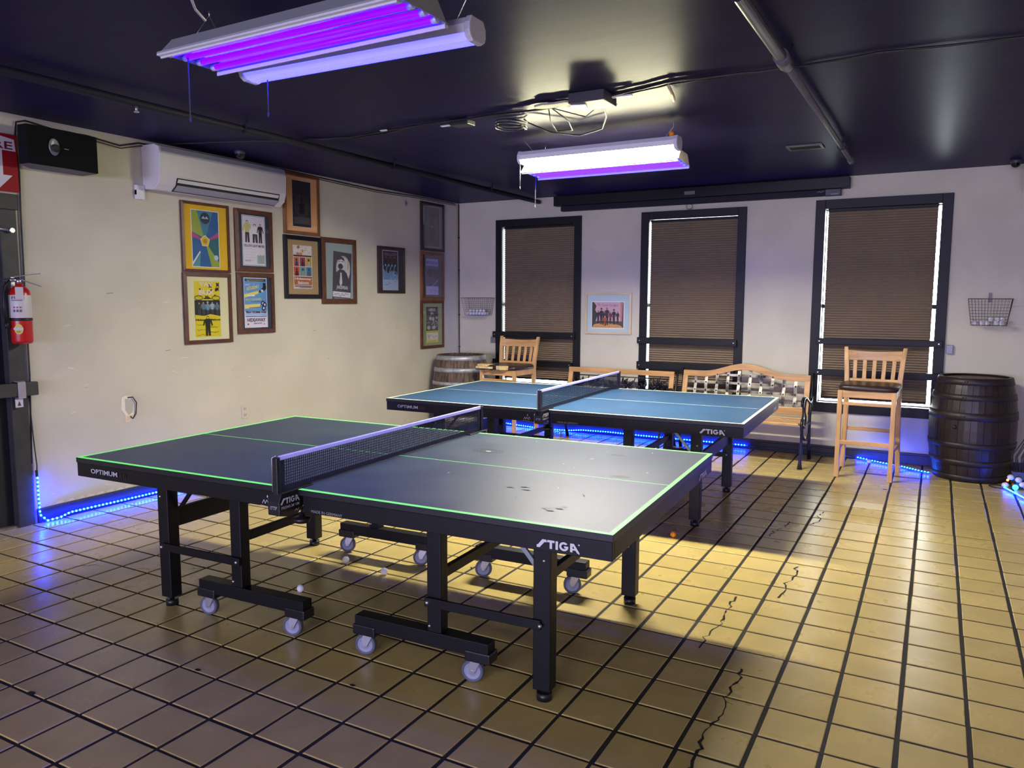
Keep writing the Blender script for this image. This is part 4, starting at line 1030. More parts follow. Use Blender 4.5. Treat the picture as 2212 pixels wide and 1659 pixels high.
def d_blue(f, w, h):
    f.rect(0, 0, w, h, (226, 220, 240)); f.rect(w * .02, h * .33, w * .98, h * .985, (96, 156, 216)); f.rect(w * .06, h * .93, w * .94, h * .975, (16, 16, 22)); f.text('BLUE MOON RECORDS PRESENTS', w * .5, h * .952, h * .02, (200, 196, 120), w=w * .76, bold=.02)
    f.text('HOLY', w * .17, h * .86, h * .035, (240, 236, 250), rot=.1); f.text('SATURDAY', w * .38, h * .80, h * .07, (226, 214, 70), w=w * .56, rot=.16, bold=.03)
    f.poly([(w * .02, h * .60), (w * .6, h * .68), (w * .64, h * .74), (w * .02, h * .67)], (236, 222, 90)); f.rect(w * .14, h * .632, w * .46, h * .655, (240, 236, 250))
    f.text('WITH THE HANDS', w * .40, h * .565, h * .045, (226, 214, 70), w=w * .7, rot=.05); f.poly([(w * .02, h * .38), (w * .66, h * .41), (w * .7, h * .48), (w * .02, h * .46)], (236, 222, 110)); f.line([(w * .2, h * .40), (w * .7, h * .415)], .004, (20, 20, 26)); f.line([(w * .3, h * .52), (w * .7, h * .53)], .004, (20, 60, 120))
    f.poly([(w * .62, h * .72), (w * .72, h * .70), (w * .82, h * .72), (w * .96, h * .78), (w * .97, h * .84), (w * .86, h * .86), (w * .8, h * .80), (w * .7, h * .76)], (26, 24, 34)); f.ell(w * .78, h * .74, w * .06, h * .03, (210, 214, 220)); f.rect(w * .82, h * .77, w * .94, h * .9, (26, 24, 34))
    for (x, y) in ((.80, .49), (.88, .46), (.83, .39)): f.ell(w * x, h * y, w * .085, w * .085, (20, 20, 26)); f.ell(w * x, h * y, w * .045, w * .045, (200, 200, 226))
    f.text('FRIDAY DECEMBER 18 2015', w * .5, h * .31, h * .045, (16, 30, 70), w=w * .9, bold=.05); f.rect(w * .02, h * .245, w * .98, h * .28, (150, 190, 236)); f.line([(w * .04, h * .225), (w * .96, h * .225)], .006, (30, 60, 130))
    f.text('HIDEAWAY', w * .5, h * .155, h * .075, (86, 56, 90), w=w * .78, bold=.03); f.text('SALOON', w * .55, h * .085, h * .03, (86, 56, 90), w=w * .34); f.ell(w * .14, h * .07, w * .03, w * .03, (80, 30, 50)); f.ell(w * .83, h * .07, w * .02, w * .02, (160, 40, 60))
    for k in range(6): f.ell(w * .10 + w * .85 * (k * .37 % 1), h * (.70 + .28 * (k * .61 % 1)), .004, .004, (240, 240, 250), 6)
poster('blue and yellow concert poster with black headphones shapes, lower one beside the cream poster', 4.828, 1.495, .418, .530, .038, 'brown', (44, 56, 72), (-.134, -.215, .128, .222), d_blue)
def d_guitar(f, w, h):
    f.rect(-.006, -.006, w + .006, h + .006, (226, 206, 196)); f.rect(0, 0, w, h, (46, 44, 46)); f.ell(w * .5, h * .46, w * .42, h * .26, (66, 62, 58)); f.text('UNITY', w * .5, h * .74, h * .12, (34, 30, 34), w=w * .74, bold=.04)
    f.ell(w * .5, h * .36, w * .17, h * .09, (24, 22, 22)); f.ell(w * .5, h * .46, w * .13, h * .06, (24, 22, 22)); f.rect(w * .46, h * .5, w * .54, h * .84, (30, 28, 28)); f.poly([(w * .34, h * .44), (w * .30, h * .53), (w * .42, h * .47)], (24, 22, 22)); f.poly([(w * .66, h * .44), (w * .70, h * .53), (w * .58, h * .47)], (24, 22, 22))
    f.rect(w * .06, h * .06, w * .94, h * .21, (88, 84, 86))
    for k in range(4): f.scrawl(w * .1, w * .9, h * (.18 - .03 * k), .005, (50, 48, 50), 16, k)
poster('oak-framed grey guitar poster with peach mount, touching the ceiling', 5.410, 2.413, .462, .560, .030, 'oak', (250, 188, 128), (-.115, -.205, .120, .215), d_guitar)
def d_six(f, w, h):
    f.rect(0, 0, w, h, (228, 222, 226)); r = random.Random(8)
    for k in range(9): f.ell(w * (.1 + .8 * r.random()), h * (.8 + .16 * r.random()), w * .07, h * .04, r.choice([(180, 110, 50), (210, 150, 70), (120, 50, 40)]), 7)
    f.text('BUTTER', w * .5, h * .88, h * .10, (240, 236, 240), w=w * .86, bold=.04); f.rect(w * .02, h * .74, w * .98, h * .775, (80, 26, 36))
    cols = [(212, 120, 60), (170, 60, 80), (200, 170, 50), (214, 90, 50), (90, 170, 170), (50, 140, 180)]; tops = [(60, 60, 130), (60, 30, 40), (190, 180, 170), (70, 30, 40), (150, 160, 160), (90, 90, 120)]
    for k in range(6):
        x, y = (k % 3) / 3, .52 if k < 3 else .30
        f.rect(w * (.03 + x * .96), h * y, w * (.03 + x * .96 + .29), h * (y + .205), cols[k]); f.ell(w * (.175 + x * .96), h * (y + .145), w * .05, h * .032, (60, 40, 36), 8); f.poly([(w * (.09 + x * .96), h * y), (w * (.27 + x * .96), h * y), (w * (.24 + x * .96), h * (y + .11)), (w * (.12 + x * .96), h * (y + .11))], tops[k])
    f.rect(w * .03, h * .09, w * .97, h * .28, (200, 110, 40))
    for k in range(7): f.poly([(w * .5, h * .18), (w * (.05 + .9 * k / 6), h * .27), (w * (.12 + .9 * k / 6), h * .27)], (110, 40, 60))
    f.text('Hideaway', w * .5, h * .225, h * .07, (236, 232, 244), w=w * .86, bold=.04); f.text('Saloon', w * .5, h * .14, h * .065, (236, 232, 244), w=w * .58, bold=.04)
    f.line([(w * .05, h * .06), (w * .95, h * .06)], .008, (90, 40, 60)); f.line([(w * .3, h * .03), (w * .95, h * .03)], .006, (110, 50, 50))
poster('black-framed tan-matted poster with six colourful portrait squares', 5.408, 1.830, .480, .585, .040, 'black', (178, 150, 110), (-.125, -.20, .12, .205), d_six)
def d_man(f, w, h):
    f.rect(0, 0, w, h, (26, 24, 28)); f.ell(w * .55, h * .66, w * .40, h * .27, (150, 150, 150), 20); f.ell(w * .55, h * .66, w * .36, h * .24, (196, 196, 194), 20)
    f.poly([(w * .05, h * .22), (w * .16, h * .56), (w * .36, h * .64), (w * .6, h * .63), (w * .86, h * .52), (w * .9, h * .22)], (20, 18, 22)); f.ell(w * .42, h * .77, w * .17, h * .10, (206, 204, 200)); f.poly([(w * .24, h * .82), (w * .26, h * .88), (w * .42, h * .91), (w * .58, h * .88), (w * .62, h * .81), (w * .44, h * .85)], (20, 18, 22)); f.ell(w * .40, h * .70, w * .14, h * .06, (24, 22, 24)); f.rect(w * .28, h * .795, w * .37, h * .81, (30, 28, 30)); f.rect(w * .44, h * .795, w * .54, h * .81, (30, 28, 30))
    f.poly([(w * .38, h * .57), (w * .48, h * .57), (w * .47, h * .53), (w * .52, h * .36), (w * .43, h * .28), (w * .36, h * .36), (w * .4, h * .53)], (214, 212, 210)); f.poly([(w * .78, h * .86), (w * .86, h * .8), (w * .84, h * .62), (w * .92, h * .58), (w * .86, h * .46), (w * .76, h * .54)], (206, 204, 200)); f.line([(w * .7, h * .62), (w * .74, h * .86)], .012, (206, 204, 200)); f.line([(w * .8, h * .65), (w * .81, h * .9)], .006, (30, 28, 30))
    f.text('JAKESPEAR', w * .52, h * .255, h * .09, (206, 204, 214), w=w * .62, bold=.03); f.rect(w * .02, h * .06, w * .98, h * .17, (224, 222, 232)); f.scrawl(w * .1, w * .88, h * .12, .04, (60, 56, 66), 14, 3); f.text('HIDEAWAY SALOON', w * .5, h * .032, h * .022, (200, 200, 206), w=w * .8)
poster('brown-framed black and white poster of a bearded man in tie, hanging askew', 5.906, 1.811, .505, .648, .050, 'brown', (146, 164, 166), (-.108, -.278, .162, .20), d_man, tilt=-.06)
def d_octo(f, w, h):
    f.rect(-.007, -.007, w + .007, h + .007, (200, 206, 236)); f.rect(0, 0, w, h, (38, 40, 58)); f.poly([(0, h * .55), (w * .3, h * .42), (w * .6, h * .5), (w, h * .36), (w, 0), (0, 0)], (110, 150, 196)); f.rect(0, 0, w, h * .26, (170, 190, 226))
    f.poly([(w * .05, h * .93), (w * .2, h * .96), (w * .5, h * .925), (w * .8, h * .96), (w * .95, h * .92), (w * .8, h * .88), (w * .2, h * .88)], (120, 80, 116)); f.text('OCEAN', w * .5, h * .915, h * .035, (40, 36, 56), w=w * .6)
    for k, x in enumerate((.22, .5, .78)): f.figure(w * x, h * .58, h * .28, (14, 14, 20), (20, 20, 26), (150, 150, 170), wide=1.2)
    for k in range(4): f.line([(w * (.05 + .22 * k + .05 * math.sin(q * .8 + k)), h * (.30 + .045 * q)) for q in range(8)], .011, (120, 168, 206)); f.ell(w * (.16 + .22 * k), h * .63, w * .05, w * .05, (130, 176, 210), 8)
    f.ring(w * .8, h * .38, w * .16, h * .10, .006, (170, 200, 230)); f.text('LIVE', w * .8, h * .38, h * .04, (190, 206, 236)); f.ell(w * .52, h * .29, w * .09, h * .03, (140, 170, 206), 8); f.scrawl(w * .08, w * .5, h * .15, .03, (40, 40, 60), 9, 4); f.scrawl(w * .72, w * .92, h * .22, .02, (60, 60, 80), 7, 9)
poster('dark-framed blue octopus tentacle concert poster hanging alone on the left wall', 6.738, 1.852, .470, .503, .030, 'dark', (46, 42, 50), (-.143, -.212, .112, .205), d_octo)
def d_dark(f, w, h):
    f.rect(-.016, -.014, w + .02, h + .008, (128, 132, 140)); f.rect(0, 0, w, h, (66, 62, 64))
    for (x, y, a, b, c) in ((.5, .82, .28, .12, (48, 44, 48)), (.28, .45, .20, .28, (88, 82, 76)), (.72, .45, .20, .28, (88, 82, 76)), (.5, .42, .20, .22, (58, 54, 56)), (.5, .2, .22, .12, (52, 48, 50))): f.ell(w * x, h * y, w * a, h * b, c, 16)
    f.rect(w * .4, h * .48, w * .6, h * .53, (108, 104, 100))
poster('dark-framed faded charcoal poster, topmost of the column in the corner', 7.517, 2.380, .474, .560, .030, 'dark', (92, 96, 104), (-.160, -.225, .145, .228), d_dark)
def d_mojo(f, w, h):  # the paper's violet black-light glow is put into the print colours
    f.rect(0, 0, w, h, (150, 146, 214)); f.rect(0, h * .24, w, h * .80, (72, 68, 106)); f.text('MOJOFLO', w * .5, h * .88, h * .12, (90, 84, 150), w=w * .94, bold=.03); f.figure(w * .34, h * .26, h * .54, (28, 26, 40), (60, 56, 84), (90, 80, 104), wide=1.4)
    for x in (.66, .82, .95): f.figure(w * x, h * .42, h * .34, (40, 38, 56), (50, 46, 70), (90, 80, 104))
    f.rect(0, 0, w, h * .235, (168, 164, 226)); f.line([(w * .3, h * .2), (w * .6, h * .28), (w * .98, h * .42)], .005, (180, 176, 226)); f.scrawl(w * .2, w * .9, h * .12, .03, (110, 104, 170), 12, 2); f.scrawl(w * .3, w * .9, h * .06, .02, (110, 104, 170), 12, 5)
poster('oak-framed violet-tinted poster with standing woman, middle of the corner column', 7.506, 1.806, .474, .570, .036, 'oak', (76, 68, 74), (-.125, -.215, .122, .205), d_mojo)
def d_hero(f, w, h):
    f.rect(0, 0, w, h, (24, 26, 24)); f.text('HERO', w * .5, h * .92, h * .085, (206, 208, 200), w=w * .56, bold=.03); f.text('JR.', w * .5, h * .81, h * .085, (206, 208, 200), w=w * .32, bold=.03)
    for (x, y, a, b) in ((.35, .68, .12, .05), (.58, .66, .10, .06), (.88, .7, .10, .03), (.2, .42, .14, .06), (.62, .42, .16, .05)): f.ell(w * x, h * y, w * a, h * b, (176, 178, 170), 9)
    f.line([(w * .45, h * .5), (w * .6, h * .56), (w * .55, h * .64)], .008, (200, 200, 194)); f.ring(w * .80, h * .52, w * .16, h * .09, .005, (206, 206, 200), 14); f.line([(w * .66, h * .46), (w * .96, h * .58)], .005, (200, 200, 194)); f.line([(w * .05, h * .55), (w * .3, h * .57)], .004, (200, 200, 194))
    f.rect(0, 0, w, h * .33, (226, 212, 40)); f.rect(0, h * .075, w, h * .265, (226, 222, 214)); f.text('HIDEAWAY SALOON', w * .5, h * .30, h * .022, (30, 30, 20), w=w * .8); f.scrawl(w * .1, w * .4, h * .18, .04, (50, 50, 50), 7, 2); f.scrawl(w * .45, w * .9, h * .16, .03, (50, 50, 50), 9, 6); f.text('5  22  2014', w * .5, h * .035, h * .025, (30, 30, 20), w=w * .5)
poster('green-matted black and yellow gig poster, lowest in the corner column', 7.500, 1.242, .468, .562, .032, 'brown', (150, 166, 116), (-.122, -.215, .118, .205), d_hero)
def d_cowboy(f, w, h):
    f.rect(-.008, -.008, w + .008, h + .008, (236, 240, 236)); f.rect(0, 0, w, h, (206, 170, 178)); f.rect(w * .9, 0, w, h, (190, 130, 130)); f.rect(0, 0, w, h * .26, (86, 84, 62)); f.poly([(0, 0), (w, 0), (w * .9, h * .1), (w * .6, h * .19), (w * .3, h * .2), (w * .05, h * .12)], (216, 160, 96))
    f.poly([(0, 0), (w * .1, h * .2), (w * .18, h * .5), (w * .1, h * .7), (w * .14, h * .85), (w * .05, h), (0, h)], (52, 58, 50)); f.poly([(w * .95, h * .2), (w, h * .1), (w, h), (w * .97, h * .9)], (110, 70, 70))
    f.text('The County Line Band', w * .5, h * .87, h * .12, (84, 70, 92), w=w * .66, shear=.35, bold=-.004, rot=-.03)
    for k, (x, y, hh, hat, tp) in enumerate(((.20, .16, .52, None, (56, 40, 50)), (.30, .13, .62, (40, 28, 36), (46, 34, 44)), (.38, .12, .54, None, (50, 44, 54)), (.48, .11, .68, None, (60, 48, 54)), (.59, .14, .50, None, (120, 56, 60)), (.70, .13, .58, (36, 26, 34), (40, 38, 50)), (.82, .18, .46, None, (60, 46, 50)))): f.figure(w * x, h * y, h * hh, tp, (38, 28, 36), (170, 120, 110), hat=hat, wide=.78)
    f.figure(w * .42, h * .08, h * .38, (176, 90, 60), (140, 60, 50), (220, 180, 130), (220, 190, 130), wide=1.0)
    for k in range(4): f.scrawl(w * (.1 + .2 * k), w * (.26 + .2 * k), h * .06, .014, (60, 40, 40), 9, k)
poster('pale-framed country band group poster on the back wall between two windows', -3.330, 1.388, .560, .470, .026, 'pale', (186, 208, 210), (-.195, -.165, .185, .125), d_cowboy, back=True, group='framed band posters')

# ------------------------------------------------------------------ LEFT WALL EQUIPMENT
ac = thing('air_conditioner', 'white wall-mounted split air conditioner above the posters', 'air conditioner', (XL + .001, 4.48, 2.352))
P = [(0, 0), (.13, -.012), (.185, .03), (.205, .09), (.21, .25), (.19, .305), (.15, .322), (0, .322)]
XZ = Matrix(((1, 0, 0, 0), (0, 0, 1, 0), (0, 1, 0, 0), (0, 0, 0, 1)))
obj('body', MB().prism(P, -.705, .548, XZ), mat('off_white_plastic', rgb(214, 212, 206), .4), ac, bevel=.006)
obj('front_panel', MB().prism([(.2055, .092), (.2115, .10), (.2165, .25), (.2105, .252)], -.69, .54, XZ), mat('off_white_plastic', rgb(214, 212, 206)), ac)
obj('top_trim', MB().prism([(.205, .262), (.215, .268), (.198, .305), (.188, .304)], -.69, .54, XZ), mat('silver_grey_trim', rgb(150, 150, 160), .3), ac)
vt = obj('air_outlet', MB().prism([(.137, -.0075), (.187, .029), (.189, .034), (.200, .070), (.2075, .086), (.208, .084), (.2015, .068), (.190, .028), (.138, -.0095)], -.56, .47, XZ), mat('dark_outlet', rgb(20, 20, 22), .6), ac)
obj('louvre', MB().prism([(.150, -.002), (.196, .034), (.199, .031), (.153, -.006)], -.55, .46, XZ), mat('silver_grey_trim', rgb(150, 150, 160)), vt)
obj('louvre', MB().prism([(.193, .05), (.2075, .078), (.2085, .076), (.195, .048)], -.55, .46, XZ), mat('off_white_plastic', rgb(214, 212, 206)), vt)
tag(obj('pipe_cover', MB().box(XL + .001, 3.705, 2.27, XL + .03, 3.772, 2.375).box(XL + .001, 3.705, 2.30, XL + .035, 3.76, 2.34), M_white, bevel=.003), 'small white switch box on the wall at the left end of the air conditioner', 'switch box')
sp = thing('wall_speaker', 'black wall speaker with silver horn near the ceiling above the left wall', 'speaker', (XL + .002, 3.08, 2.385))
bodyP = [(0, -.14), (.11, -.25), (.20, -.245), (.205, .02), (.18, .235), (0, .235)]   # plan outline: out of wall, along wall
obj('cabinet', MB().prism(bodyP, 0, .245), mat('black_speaker_cloth', rgb(9, 9, 12), .8, spec=.2), sp, bevel=.004)
obj('bottom_board', MB().prism([(.01, -.13), (.11, -.24), (.19, -.235), (.195, .02), (.17, .225), (.01, .225)], -.004, 0), mat('grey_board', rgb(96, 94, 92), .7), sp)
hn = MB().lathe([(.0, .0), (.034, .002), (.037, .005), (.034, .007)], 20, axis='x')
h1 = obj('horn', MB().add([(.2045 + a * .9, -.078 + b * .95, .125 + c * 1.5) for a, b, c in hn.v], hn.f, True), mat('silver_horn', rgb(150, 150, 158), .35, metal=.4), sp)
hn2 = MB().lathe([(.016, .008), (.019, .013), (.024, .013), (.026, .008)], 18, axis='x').lathe([(0, .009), (.016, .0085)], 18, axis='x')
obj('horn_throat', MB().add([(.2035 + a, -.068 + b, .118 + c) for a, b, c in hn2.v], hn2.f, True), mat('dark_outlet', rgb(20, 20, 22)), h1)
f = Flat(); f.rect(0, 0, .03, .004, (150, 150, 156)); f.build('name_plate', sp, (.2052, -.01, .122), (PI / 2, 0, PI / 2))

sg = thing('fire_sign', 'red and white fire extinguisher arrow sign above the door frame', 'sign', (XL + .019, 2.742, 2.212), ON_LEFT)
obj('plate', MB().box(-.13, 0, 0, .126, .365, .002), mat('red_sign_paint', rgb(150, 20, 28), .6, spec=.25), sg)
f = Flat(); wt = (216, 212, 222)
f.poly([(-.122, .26), (.118, .26), (.112, .335), (0, .352), (-.116, .335)], wt); f.rect(-.034, .10, .034, .27, wt); f.poly([(-.09, .105), (.09, .105), (0, .012)], wt)
f.text('FIRE', 0, .293, .048, (120, 24, 30), w=.20, bold=.02)
for k, c in enumerate('EXTINGUISHER'): f.text(c, 0, .252 - .0176 * k, .0135, (130, 26, 30), bold=.01)
f.build('lettering', sg, (0, 0, .0026))

ex = thing('fire_extinguisher', 'red fire extinguisher with white label hanging on the door jamb', 'extinguisher', (XL + .092, 2.79, 1.235))
M_red = mat('red_extinguisher_paint', rgb(190, 26, 26), .28)
obj('cylinder', MB().lathe([(0, .0), (.052, .0), (.060, .008), (.062, .02), (.062, .315), (.056, .345), (.036, .368), (.022, .374), (.022, .388), (0, .388)], 28), M_red, ex)
obj('label_band', MB().lathe([(.0625, .168), (.0632, .17), (.0632, .312), (.0625, .314)], 28, a0=-2.6, a1=1.2), mat('grey_white_label', rgb(206, 202, 196), .4), ex)
obj('strap', MB().lathe([(.0625, .148), (.065, .15), (.065, .164), (.0625, .166)], 28), M_cable, ex)
f = Flat(); f.ell(0, 0, .026, .034, (226, 200, 30), 14); f.rect(-.03, -.004, .026, .010, (206, 206, 200)); f.text('ABC', 0, -.016, .012, (60, 40, 20))
lb = f.build('inspection_sticker', ex, (.046, -.0425, .095), (PI / 2, 0, .75))
f = Flat(); f.text('FIRE', 0, .062, .016, (60, 20, 20), w=.06); f.text('EXTINGUISHER', 0, .045, .008, (60, 20, 20), w=.066)
for k in range(3): f.ell(-.018 + .018 * k, .0, .006, .006, (150, 60, 60), 8); f.rect(-.024 + .018 * k, -.03, -.012 + .018 * k, -.014, (70, 70, 80))
f.build('lettering', ex, (.0460, -.0445, .235), (PI / 2, 0, .76))
vv = MB().cyl((0, 0, .385), (0, 0, .42), .016, 12).cyl((-.005, .0, .41), (-.005, -.055, .41), .009, 10)
obj('valve', vv, M_zinc, ex)
obj('handle', MB().bar((0, -.03, .432), (.03, .125, .456), .018, .006), M_zinc, ex, bevel=.002)
obj('handle', MB().bar((0, .0, .418), (.03, .125, .372), .018, .008), M_zinc, ex, bevel=.002)
obj('hose', MB().tube([(-.005, -.05, .41), (0, -.09, .37), (.0, -.10, .25), (.0, -.092, .14)], .008, 8).cyl((0, -.092, .14), (0, -.090, .10), .012, 10), M_cable, ex)
obj('tag', MB().box(.0665, -.062, .285, .0675, -.012, .365), mat('paper_tag', rgb(200, 198, 206), .7), ex)
obj('wall_hook', MB().box(-.092, -.012, .36, -.07, .012, .43).bar((-.08, 0, .405), (-.012, 0, .405), .01, .008), M_zinc, ex)

db = thing('door_bar', 'dark wooden bar lying across the door with a metal catch', 'bar', (XL + .022, 2.60, .93))
obj('beam', MB().box(0, -.62, -.045, .04, .29, .045), mat('charcoal_wood', rgb(58, 58, 54), .6, var=.2, scale=10), db, bevel=.006)
obj('catch', MB().box(.041, .155, -.052, .046, .205, .056).box(-.002, .155, .050, .046, .205, .056).box(-.002, .155, -.058, .046, .205, -.052), mat('grey_catch', rgb(166, 162, 172), .4, metal=.3), db, bevel=.002)
f = Flat(); f.rect(-.025, -.028, .025, .028, (206, 202, 212)); f.poly([(-.012, -.018), (.012, -.018), (0, .016)], (60, 60, 66)); f.build('warning_tag', db, (.03, .165, -.088), ON_LEFT)
def plate(name, label, cat, y, z, w, h, slots):
    t = thing(name, label, cat, (XL + .001, y, z), ON_LEFT)
    obj('cover_plate', MB().box(-w / 2, -h / 2, 0, w / 2, h / 2, .006), mat('almond_plastic', rgb(206, 196, 178), .4), t, bevel=.002)
    for s in slots: obj(s[0], MB().box(*s[1]), s[2], t)
    return t
M_slot = mat('dark_outlet', rgb(20, 20, 22))
plate('wall_outlet', 'almond electrical outlet low on the left wall behind the near table', 'outlet', 4.665, .545, .072, .118, [('socket', (-.017, .012, .006, .017, .042, .009), mat('ivory_plastic', rgb(196, 184, 164), .4)), ('socket', (-.017, -.042, .006, .017, -.012, .009), mat('ivory_plastic')), ('slot', (-.008, .022, .009, -.005, .034, .0095), M_slot), ('slot', (.005, .022, .009, .008, .034, .0095), M_slot), ('slot', (-.008, -.034, .009, -.005, -.022, .0095), M_slot), ('slot', (.005, -.034, .009, .008, -.022, .0095), M_slot)])
plate('light_switch', 'almond switch plate on the left wall beside the corner poster column', 'switch', 7.165, 1.082, .075, .12, [('switch_toggle', (-.006, -.012, .006, .006, .012, .014), mat('ivory_plastic'))])

# ------------------------------------------------------------------ CABLES
def wander(pts, r=.0045, jig=.012, seed=0):
    q = random.Random(seed); out = []
    for a, b in zip(pts, pts[1:]):
        for k in range(4): out.append(Vector(a).lerp(Vector(b), k / 4) + Vector((q.uniform(-jig, jig), q.uniform(-jig, jig), 0)))
    out.append(Vector(pts[-1])); return out
zc = HC - .012
main = [(-5.25, 3.95, zc), (-4.9, 4.05, zc), (-4.28, 4.32, zc), (-3.84, 4.42, zc), (-3.50, 4.38, zc), (-3.17, 4.31, zc - .01), (-2.92, 4.34, zc), (-2.62, 4.34, zc), (-2.29, 4.31, zc - .012), (-1.95, 4.27, zc), (-1.70, 4.25, zc), (-1.40, 4.16, zc), (-1.10, 4.18, zc), (-.72, 4.21, zc), (-.35, 4.17, zc), (.23, 4.23, zc), (1.2, 4.25, zc), (XR - .01, 4.3, zc)]
tag(obj('ceiling_cable', MB().tube(wander(main, seed=1), .006, 6), M_cable), 'long black cable running across the ceiling from left wall to right', 'cable', 'cables across the ceiling')
tag(obj('ceiling_cable', MB().tube(wander([(x, y + .035 + .02 * math.sin(x * 3), z + .003) for x, y, z in main[2:13]], seed=2), .005, 6), M_cable), 'second black cable beside the long ceiling cable, ending past the junction box', 'cable', 'cables across the ceiling')
coil = [(-2.56 + .10 * math.cos(t_ * .55), 4.50 + .12 * math.sin(t_ * .55), zc - .01 - .0015 * t_) for t_ in range(36)]
tag(obj('cable_coil', MB().tube(coil, .0045, 6), M_cable), 'coiled loops of black cable hanging under the ceiling', 'cable')
loop = [(-2.46, 4.55, zc - .02), (-2.40, 4.75, zc - .05), (-2.25, 4.90, zc - .06), (-2.05, 4.82, zc - .05), (-1.93, 4.60, zc - .03), (-1.87, 4.42, zc - .015), (-1.86, 4.36, zc - .01)]
tag(obj('hanging_cable', MB().tube(loop, .0045, 6).tube([(-2.20, 4.33, zc), (-2.27, 4.5, zc - .04), (-2.30, 4.66, zc - .07), (-2.22, 4.72, zc - .06), (-2.17, 4.55, zc - .04), (-2.19, 4.34, zc)], .004, 6).tube([(-2.2, 4.33, zc), (-2.05, 4.55, zc - .03), (-1.95, 4.45, zc - .02), (-1.90, 4.37, zc)], .004, 6), M_cable), 'black cable drooping in loops between the coil and the junction box', 'cable')
pb = thing('power_adapter', 'small black power adapter fixed to the ceiling among the cables', 'adapter', (-2.885, 4.42, HC - .035))
obj('case', MB().box(-.07, -.05, 0, .07, .05, .034), mat('black_adapter', rgb(40, 38, 42), .5), pb, bevel=.006)
obj('label_tag', MB().box(-.17, -.012, .012, -.10, .012, .018), M_white, pb); obj('label_tag', MB().box(-.62, -.10, .012, -.57, -.08, .018), M_white, pb)
jb = thing('junction_box', 'dark square junction box on the ceiling with white tags', 'box', (-1.867, 4.24, HC - .06))
obj('box', MB().box(-.11, -.10, 0, .11, .10, .059), mat('grey_brown_box', rgb(74, 72, 70), .5), jb, bevel=.004)
obj('white_tag', MB().box(-.125, -.045, -.006, -.035, .055, -.001, Matrix.Rotation(.3, 4, 'Z')), M_white, jb)
obj('white_tag', MB().box(-.03, .105, .02, .10, .135, .026), M_white, jb); obj('white_tag', MB().box(.115, .01, .03, .235, .03, .038), M_white, jb)
tag(obj('cloth_patch', MB().prism([(-.12, -.03), (-.06, -.05), (.0, -.035), (.09, -.045), (.13, -.01), (.08, .04), (.0, .03), (-.08, .045), (-.13, .01)], -.012, 0, Matrix.Translation((-2.13, 4.27, HC - .014))), mat('pale_patch', rgb(206, 204, 180), .7)), 'pale scrap patch stuck to the ceiling beside the cable bundle', 'patch')
tag(obj('short_pipe', MB().tube([(-1.40, 4.20, HC - .02), (-1.42, 4.34, HC - .03), (-1.45, 4.46, HC - .035)], .009, 8), mat('tan_tube', rgb(196, 180, 140), .5)), 'short tan tube hanging from the ceiling right of the junction box', 'tube')
tag(obj('white_cord', MB().tube([(-2.30, 1.65, HC - .004), (-2.31, 1.78, HC - .02), (-2.34, 1.86, HC - .05), (-2.52, 2.02, HC - .08), (-2.60, 2.10, HC - .075), (-2.62, 2.16, 2.62)], .0055, 8), mat('white_cord', rgb(200, 198, 222), .5)), 'white cord dropping from the ceiling to the violet tube fixture', 'cord')
wallc = [(XL + .014, 2.838, .42), (XL + .012, 2.862, 1.0), (XL + .012, 2.866, 1.6), (XL + .012, 2.872, 2.1), (XL + .012, 2.88, 2.35), (XL + .012, 2.862, 2.55), (XL + .012, 2.88, 2.665), (XL + .012, 2.94, 2.685), (XL + .012, 3.15, 2.66), (XL + .012, 3.35, 2.665), (XL + .012, 3.6, 2.64), (XL + .012, 3.75, 2.685), (XL + .012, 4.4, 2.70), (XL + .012, 5.2, 2.703), (XL + .012, 5.9, 2.69), (XL + .012, 6.5, 2.68), (XL + .012, 7.2, 2.70), (XL + .012, 8.0, 2.70)]
tag(obj('wall_cable', MB().tube(wallc, .006, 6).tube([(a + .008, b + .01 * math.sin(7 * b), c - (.02 if c > 2.6 else 0)) for a, b, c in wallc[7:]], .004, 6), M_cable), 'black cable up the door frame and along the top of the left wall', 'cable')
tag(obj('strip_lead', MB().tube([(XL + .014, 2.848, .9), (XL + .016, 2.858, .6), (XL + .02, 2.868, .40), (XL + .022, 2.862, .335)], .004, 6).cyl((XL + .022, 2.862, .37), (XL + .022, 2.862, .325), .009, 8), M_cable), 'thin black lead feeding the left wall light strip', 'cable')
cc = MB().tube([(XL + .012, YB - .012, HC - .01), (XL + .012, YB - .012, 1.6), (XL + .014, YB - .012, .3), (XL + .012, YB - .012, .11)], .006, 6)
for z in (1.35, 1.9, .95, 2.3): cc.box(XL + .003, YB - .02, z - .006, XL + .022, YB - .003, z + .006)
tag(obj('corner_cable', cc, M_cable), 'black cable running straight down the room corner behind the barrel', 'cable')
bd = thing('plug_cluster', 'tangle of black plugs and small lamp bulbs on the floor right of the dark barrel', 'plugs', (.575, 7.44, 0))
obj('adapter', MB().box(-.055, -.035, .07, .055, .035, .15), M_plastic, bd, bevel=.008); obj('adapter', MB().box(-.02, -.05, .012, .07, .02, .07), M_plastic, bd, bevel=.008)
for k in range(5): obj('cord', MB().tube([(.02 * k - .04, .0, .14), (.02 * k - .055 + .01 * (k % 2), .02, .26), (.015 * k + .02, .02, .40), (.08, .05, .62 + .05 * k)], .0045, 6), M_cable, bd)
obj('cord', MB().tube([(-.1 + .10 * math.cos(t_ * .5), -.03 + .06 * math.sin(t_ * .5), .008) for t_ in range(22)], .0045, 6), M_cable, bd)
M_bulb = mat('frosted_bulb', rgb(214, 206, 214), .35)
